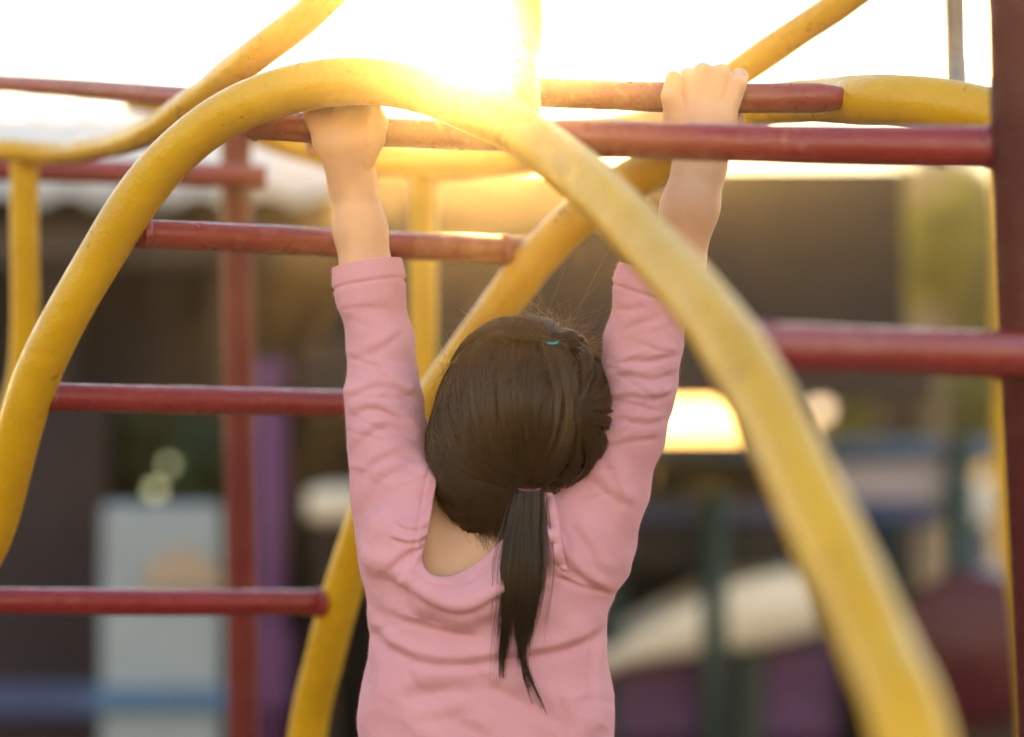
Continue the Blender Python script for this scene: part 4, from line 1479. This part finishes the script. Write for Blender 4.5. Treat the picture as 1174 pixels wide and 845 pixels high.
# loose hair over the nape
n = 2400
ps = []
for k in range(n):
    x = r.uniform(518, 606)
    y = r.uniform(545, 596 - 0.5 * abs(x - 566))
    L = 10 + 74 * r.beta(1.3, 3.2) * (0.6 + 0.55 * np.clip((x - 525) / 60, 0, 1)) * (0.8 + 0.35 * math.sin(x * 0.9))
    d0 = dir_of(x, y)
    s0 = on_cap(d0[None], np.array([0.0005]))
    x0, y0, z0 = (float(a[0]) for a in unproject(s0))
    ex = x0 + (574 - x0) * 0.42 + r.normal() * 8
    bow = r.normal() * 7
    ps.append(np.array([P(x0 + (ex - x0) * q_ ** 1.3 + bow * math.sin(math.pi * q_), y0 + L * q_, z0 + 0.006 * q_ ** 1.5) for q_ in np.linspace(0, 1, 12)]))
strand_obj("nape_hair", np.array(ps), 0.00030, 0.00008, M['hair'], hair, r.beta(1.3, 2.5, n))

# ponytail
def tail_paths(n, ctrl, seed, wid, clump, len_mu, len_sd):
    rr = np.random.default_rng(seed)
    ctrl = np.array(ctrl, float)
    m_ = 28
    t = np.linspace(0, 1, m_)
    cum = np.linspace(0, 1, len(ctrl))
    base = np.column_stack([np.interp(t, cum, ctrl[:, k]) for k in range(3)])
    for _ in range(3):
        base[1:-1] = (base[:-2] + 2 * base[1:-1] + base[2:]) / 4
    cx_ = np.linspace(-0.95, 0.95, clump) + rr.normal(size=clump) * 0.2
    clen = np.clip(rr.normal(len_mu, len_sd, clump), 0.5, 1.04)
    wv = rr.normal(size=(clump, 2)) * [1.6, 1.0]
    cdr = rr.normal(size=clump) * 5
    out = np.zeros((n, m_, 3))
    w = np.interp(t, [0, 0.08, 0.25, 0.5, 0.8, 1], wid)
    for i in range(n):
        c_ = rr.integers(0, clump)
        lx, ly = rr.normal() * 0.30, rr.normal()
        le = np.clip(clen[c_] * rr.uniform(0.72, 1.02), 0.4, 1.02)
        tt = t * le
        ux = np.clip(cx_[c_] + lx * (1 - 0.72 * tt ** 1.5), -1.15, 1.15)
        x = np.interp(tt, t, base[:, 0]) + ux * np.interp(tt, t, w) + cdr[c_] * 1.5 * tt ** 2 + wv[c_, 0] * np.sin(tt * 7 + c_ * 2) * tt + wv[c_, 1] * np.sin(tt * 15 + c_) * tt + rr.normal() * 2.2 * tt ** 2
        y = np.interp(tt, t, base[:, 1])
        d = np.interp(tt, t, base[:, 2]) - 0.007 * (1 - np.minimum(1, ux * ux)) * np.clip(t * 6, 0.15, 1) * (1 - 0.5 * tt) + ly * 0.0018
        out[i] = np.array([P(a, b, e_) for a, b, e_ in zip(x, y, d)])
    return out
s3 = on_cap(T3[None], np.array([0.004]))
z3 = float(unproject(s3)[2][0])
tp = np.concatenate([
    tail_paths(1500, [(608, 546, z3 + 0.004), (607, 562, z3 - 0.006), (604, 600, 2.392), (601, 645, 2.384), (598, 690, 2.382), (592, 735, 2.386), (586, 778, 2.392)], 31, [9, 12, 17, 22, 17, 12], 11, 0.88, 0.10),
    tail_paths(260, [(608, 546, z3 + 0.004), (608, 562, z3 - 0.006), (606, 610, 2.390), (601, 660, 2.382), (594, 715, 2.382), (600, 765, 2.386), (616, 820, 2.390)], 32, [6, 8, 10, 9, 5, 1.5], 3, 0.97, 0.04),
    tail_paths(70, [(608, 546, z3 + 0.004), (607, 562, z3 - 0.007), (604, 600, 2.390), (601, 645, 2.380), (598, 690, 2.378), (592, 735, 2.384), (590, 775, 2.388)], 33, [9, 12, 20, 30, 27, 22], 30, 0.85, 0.15)])
strand_obj("ponytail", tp, 0.00040, 0.00012, M['hair'], hair, 0.55 * r.beta(1.0, 2.6, len(tp)))

# stray hairs catching the light
def stray(n, roots, seed, length, outward, curl, drift=(0.1, 0.0, -0.1)):
    rr = np.random.default_rng(seed)
    ps = []
    m_ = 16
    for k in range(n):
        x, y = roots(rr)
        d0 = dir_of(x, y)
        p = HC + d0 * (cap_radius(d0[None])[0] + 0.001)
        side = unit(np.cross(d0, rr.normal(size=3)))
        dirv = unit(d0 * rr.uniform(*outward) + side)
        bend = (rr.normal(size=3) + np.array(drift) * 4) * curl
        L = rr.uniform(*length)
        t = np.linspace(0, 1, m_)[:, None]
        b2 = rr.normal(size=3) * curl * 0.5
        ps.append(p + dirv * L * t + bend * L * t ** 2 + b2 * L * t ** 3)
    return np.array(ps)
sp = np.concatenate([
    stray(1100, lambda q_: (q_.uniform(545, 702), q_.uniform(362, 392)), 41, (0.010, 0.034), (0.02, 0.40), 0.40),
    stray(22, lambda q_: (q_.uniform(590, 698), q_.uniform(362, 380)), 44, (0.02, 0.055), (0.3, 1.3), 0.8),
    stray(420, lambda q_: (q_.uniform(492, 512), q_.uniform(390, 560)), 42, (0.010, 0.036), (0.03, 0.5), 0.45),
    stray(420, lambda q_: (q_.uniform(650, 702), q_.uniform(372, 500)), 43, (0.008, 0.03), (0.02, 0.4), 0.45)])
strand_obj("stray_hair", sp, 0.00020, 0.00008, M['stray'], hair, r.uniform(0, 1, len(sp)))

def hair_tie(px_, py_, d, rx, rz, mat, tilt=0.0):
    a = np.linspace(0, 2 * math.pi, 25)[:-1]
    c0 = P(px_, py_, d)
    ring = np.array([c0 + np.array([rx * math.cos(x), rx * 0.8 * math.sin(x), rz * math.sin(x) + tilt * rx * math.cos(x)]) for x in a])
    n_, s_ = 24, 8
    V = []
    for i in range(n_):
        tg = unit(ring[(i + 1) % n_] - ring[i - 1])
        nn = unit(np.cross(tg, [0, 0, 1.0]))
        bb = np.cross(tg, nn)
        for k in range(s_):
            an = 2 * math.pi * k / s_
            V.append(ring[i] + (nn * math.cos(an) + bb * math.sin(an)) * 0.0014)
    i, j = np.meshgrid(np.arange(n_), np.arange(s_), indexing='ij')
    F = np.stack([i * s_ + j, i * s_ + (j + 1) % s_, ((i + 1) % n_) * s_ + (j + 1) % s_, ((i + 1) % n_) * s_ + j], -1).reshape(-1, 4)
    return mesh_obj("hair_tie", np.array(V), F, mat, person)
M['tie_blue'] = plain("turquoise_elastic", (0.04, 0.32, 0.42), 0.5, 0.1, 30.0)
M['tie_pink'] = plain("dusty_pink_elastic", (0.22, 0.06, 0.10), 0.6, 0.1, 30.0)
p1 = on_cap(T1[None], np.array([0.008]))
x1, y1, d1 = unproject(p1)
hair_tie(x1[0], y1[0], d1[0], 0.0055, 0.0022, M['tie_blue'])
hair_tie(607, 560, z3 - 0.006, 0.0105, 0.002, M['tie_pink'])

# ------------------------------------------------------------------ glowing orbs added in place of sun and leaf glints
def glow_mat(name, c, st):
    m, nt, b = new_mat(name)
    b.inputs['Base Color'].default_value = (*c, 1)
    b.inputs['Emission Color'].default_value = (*c, 1)
    b.inputs['Emission Strength'].default_value = st
    return m
M['lamp_warm'] = glow_mat("warm_lamp_globe", (1.0, 0.70, 0.42), 0.55)  # emission stands in for a sun glint through foliage
M['lamp_dim'] = glow_mat("dim_yellow_bulb", (0.85, 0.85, 0.45), 0.24)  # emission stands in for glints on the shrub's leaves
def orb(label, px_, py_, d, r_, mat, drop, group=None):
    c = P(px_, py_, d)
    t_ = thing("hanging_lamp", label, "lamp", tuple(c), group)
    th = np.linspace(0.05, math.pi - 0.05, 14)
    pth = np.stack([np.full(14, c[0]), np.full(14, c[1]), c[2] - r_ * np.cos(th)], 1)
    V, F = sweep(pth, r_ * np.sin(th), 20)
    mesh_obj("globe", V, F, mat, t_)
    V, F = sweep(np.array([c + [0, 0, r_ * 0.9], c + [0, 0, r_ * 0.9 + 0.03]]), [r_ * 0.45, r_ * 0.35], 12)
    mesh_obj("cap", V, F, M['timber'], t_)
    V, F = sweep(np.array([c + [0, 0, r_ + 0.02], c + [0.003, 0, drop * 0.5], c + [0, 0, drop]]), [0.003] * 3, 8)
    mesh_obj("cord", V, F, M['timber'], t_)  # cap and cord are invented along with the glowing orb
orb("round warm lamp glowing just right of the yellow arch, under the pavilion eave", 940, 470, 6.9, 0.029, M['lamp_warm'], 0.055)
orb("lower and brighter of two dim bulbs hanging before the dark green shrub", 178, 562, 5.95, 0.016, M['lamp_dim'], 1.0)
orb("upper and fainter of two dim bulbs hanging before the dark green shrub", 193, 533, 6.0, 0.012, M['lamp_dim'], 0.92)
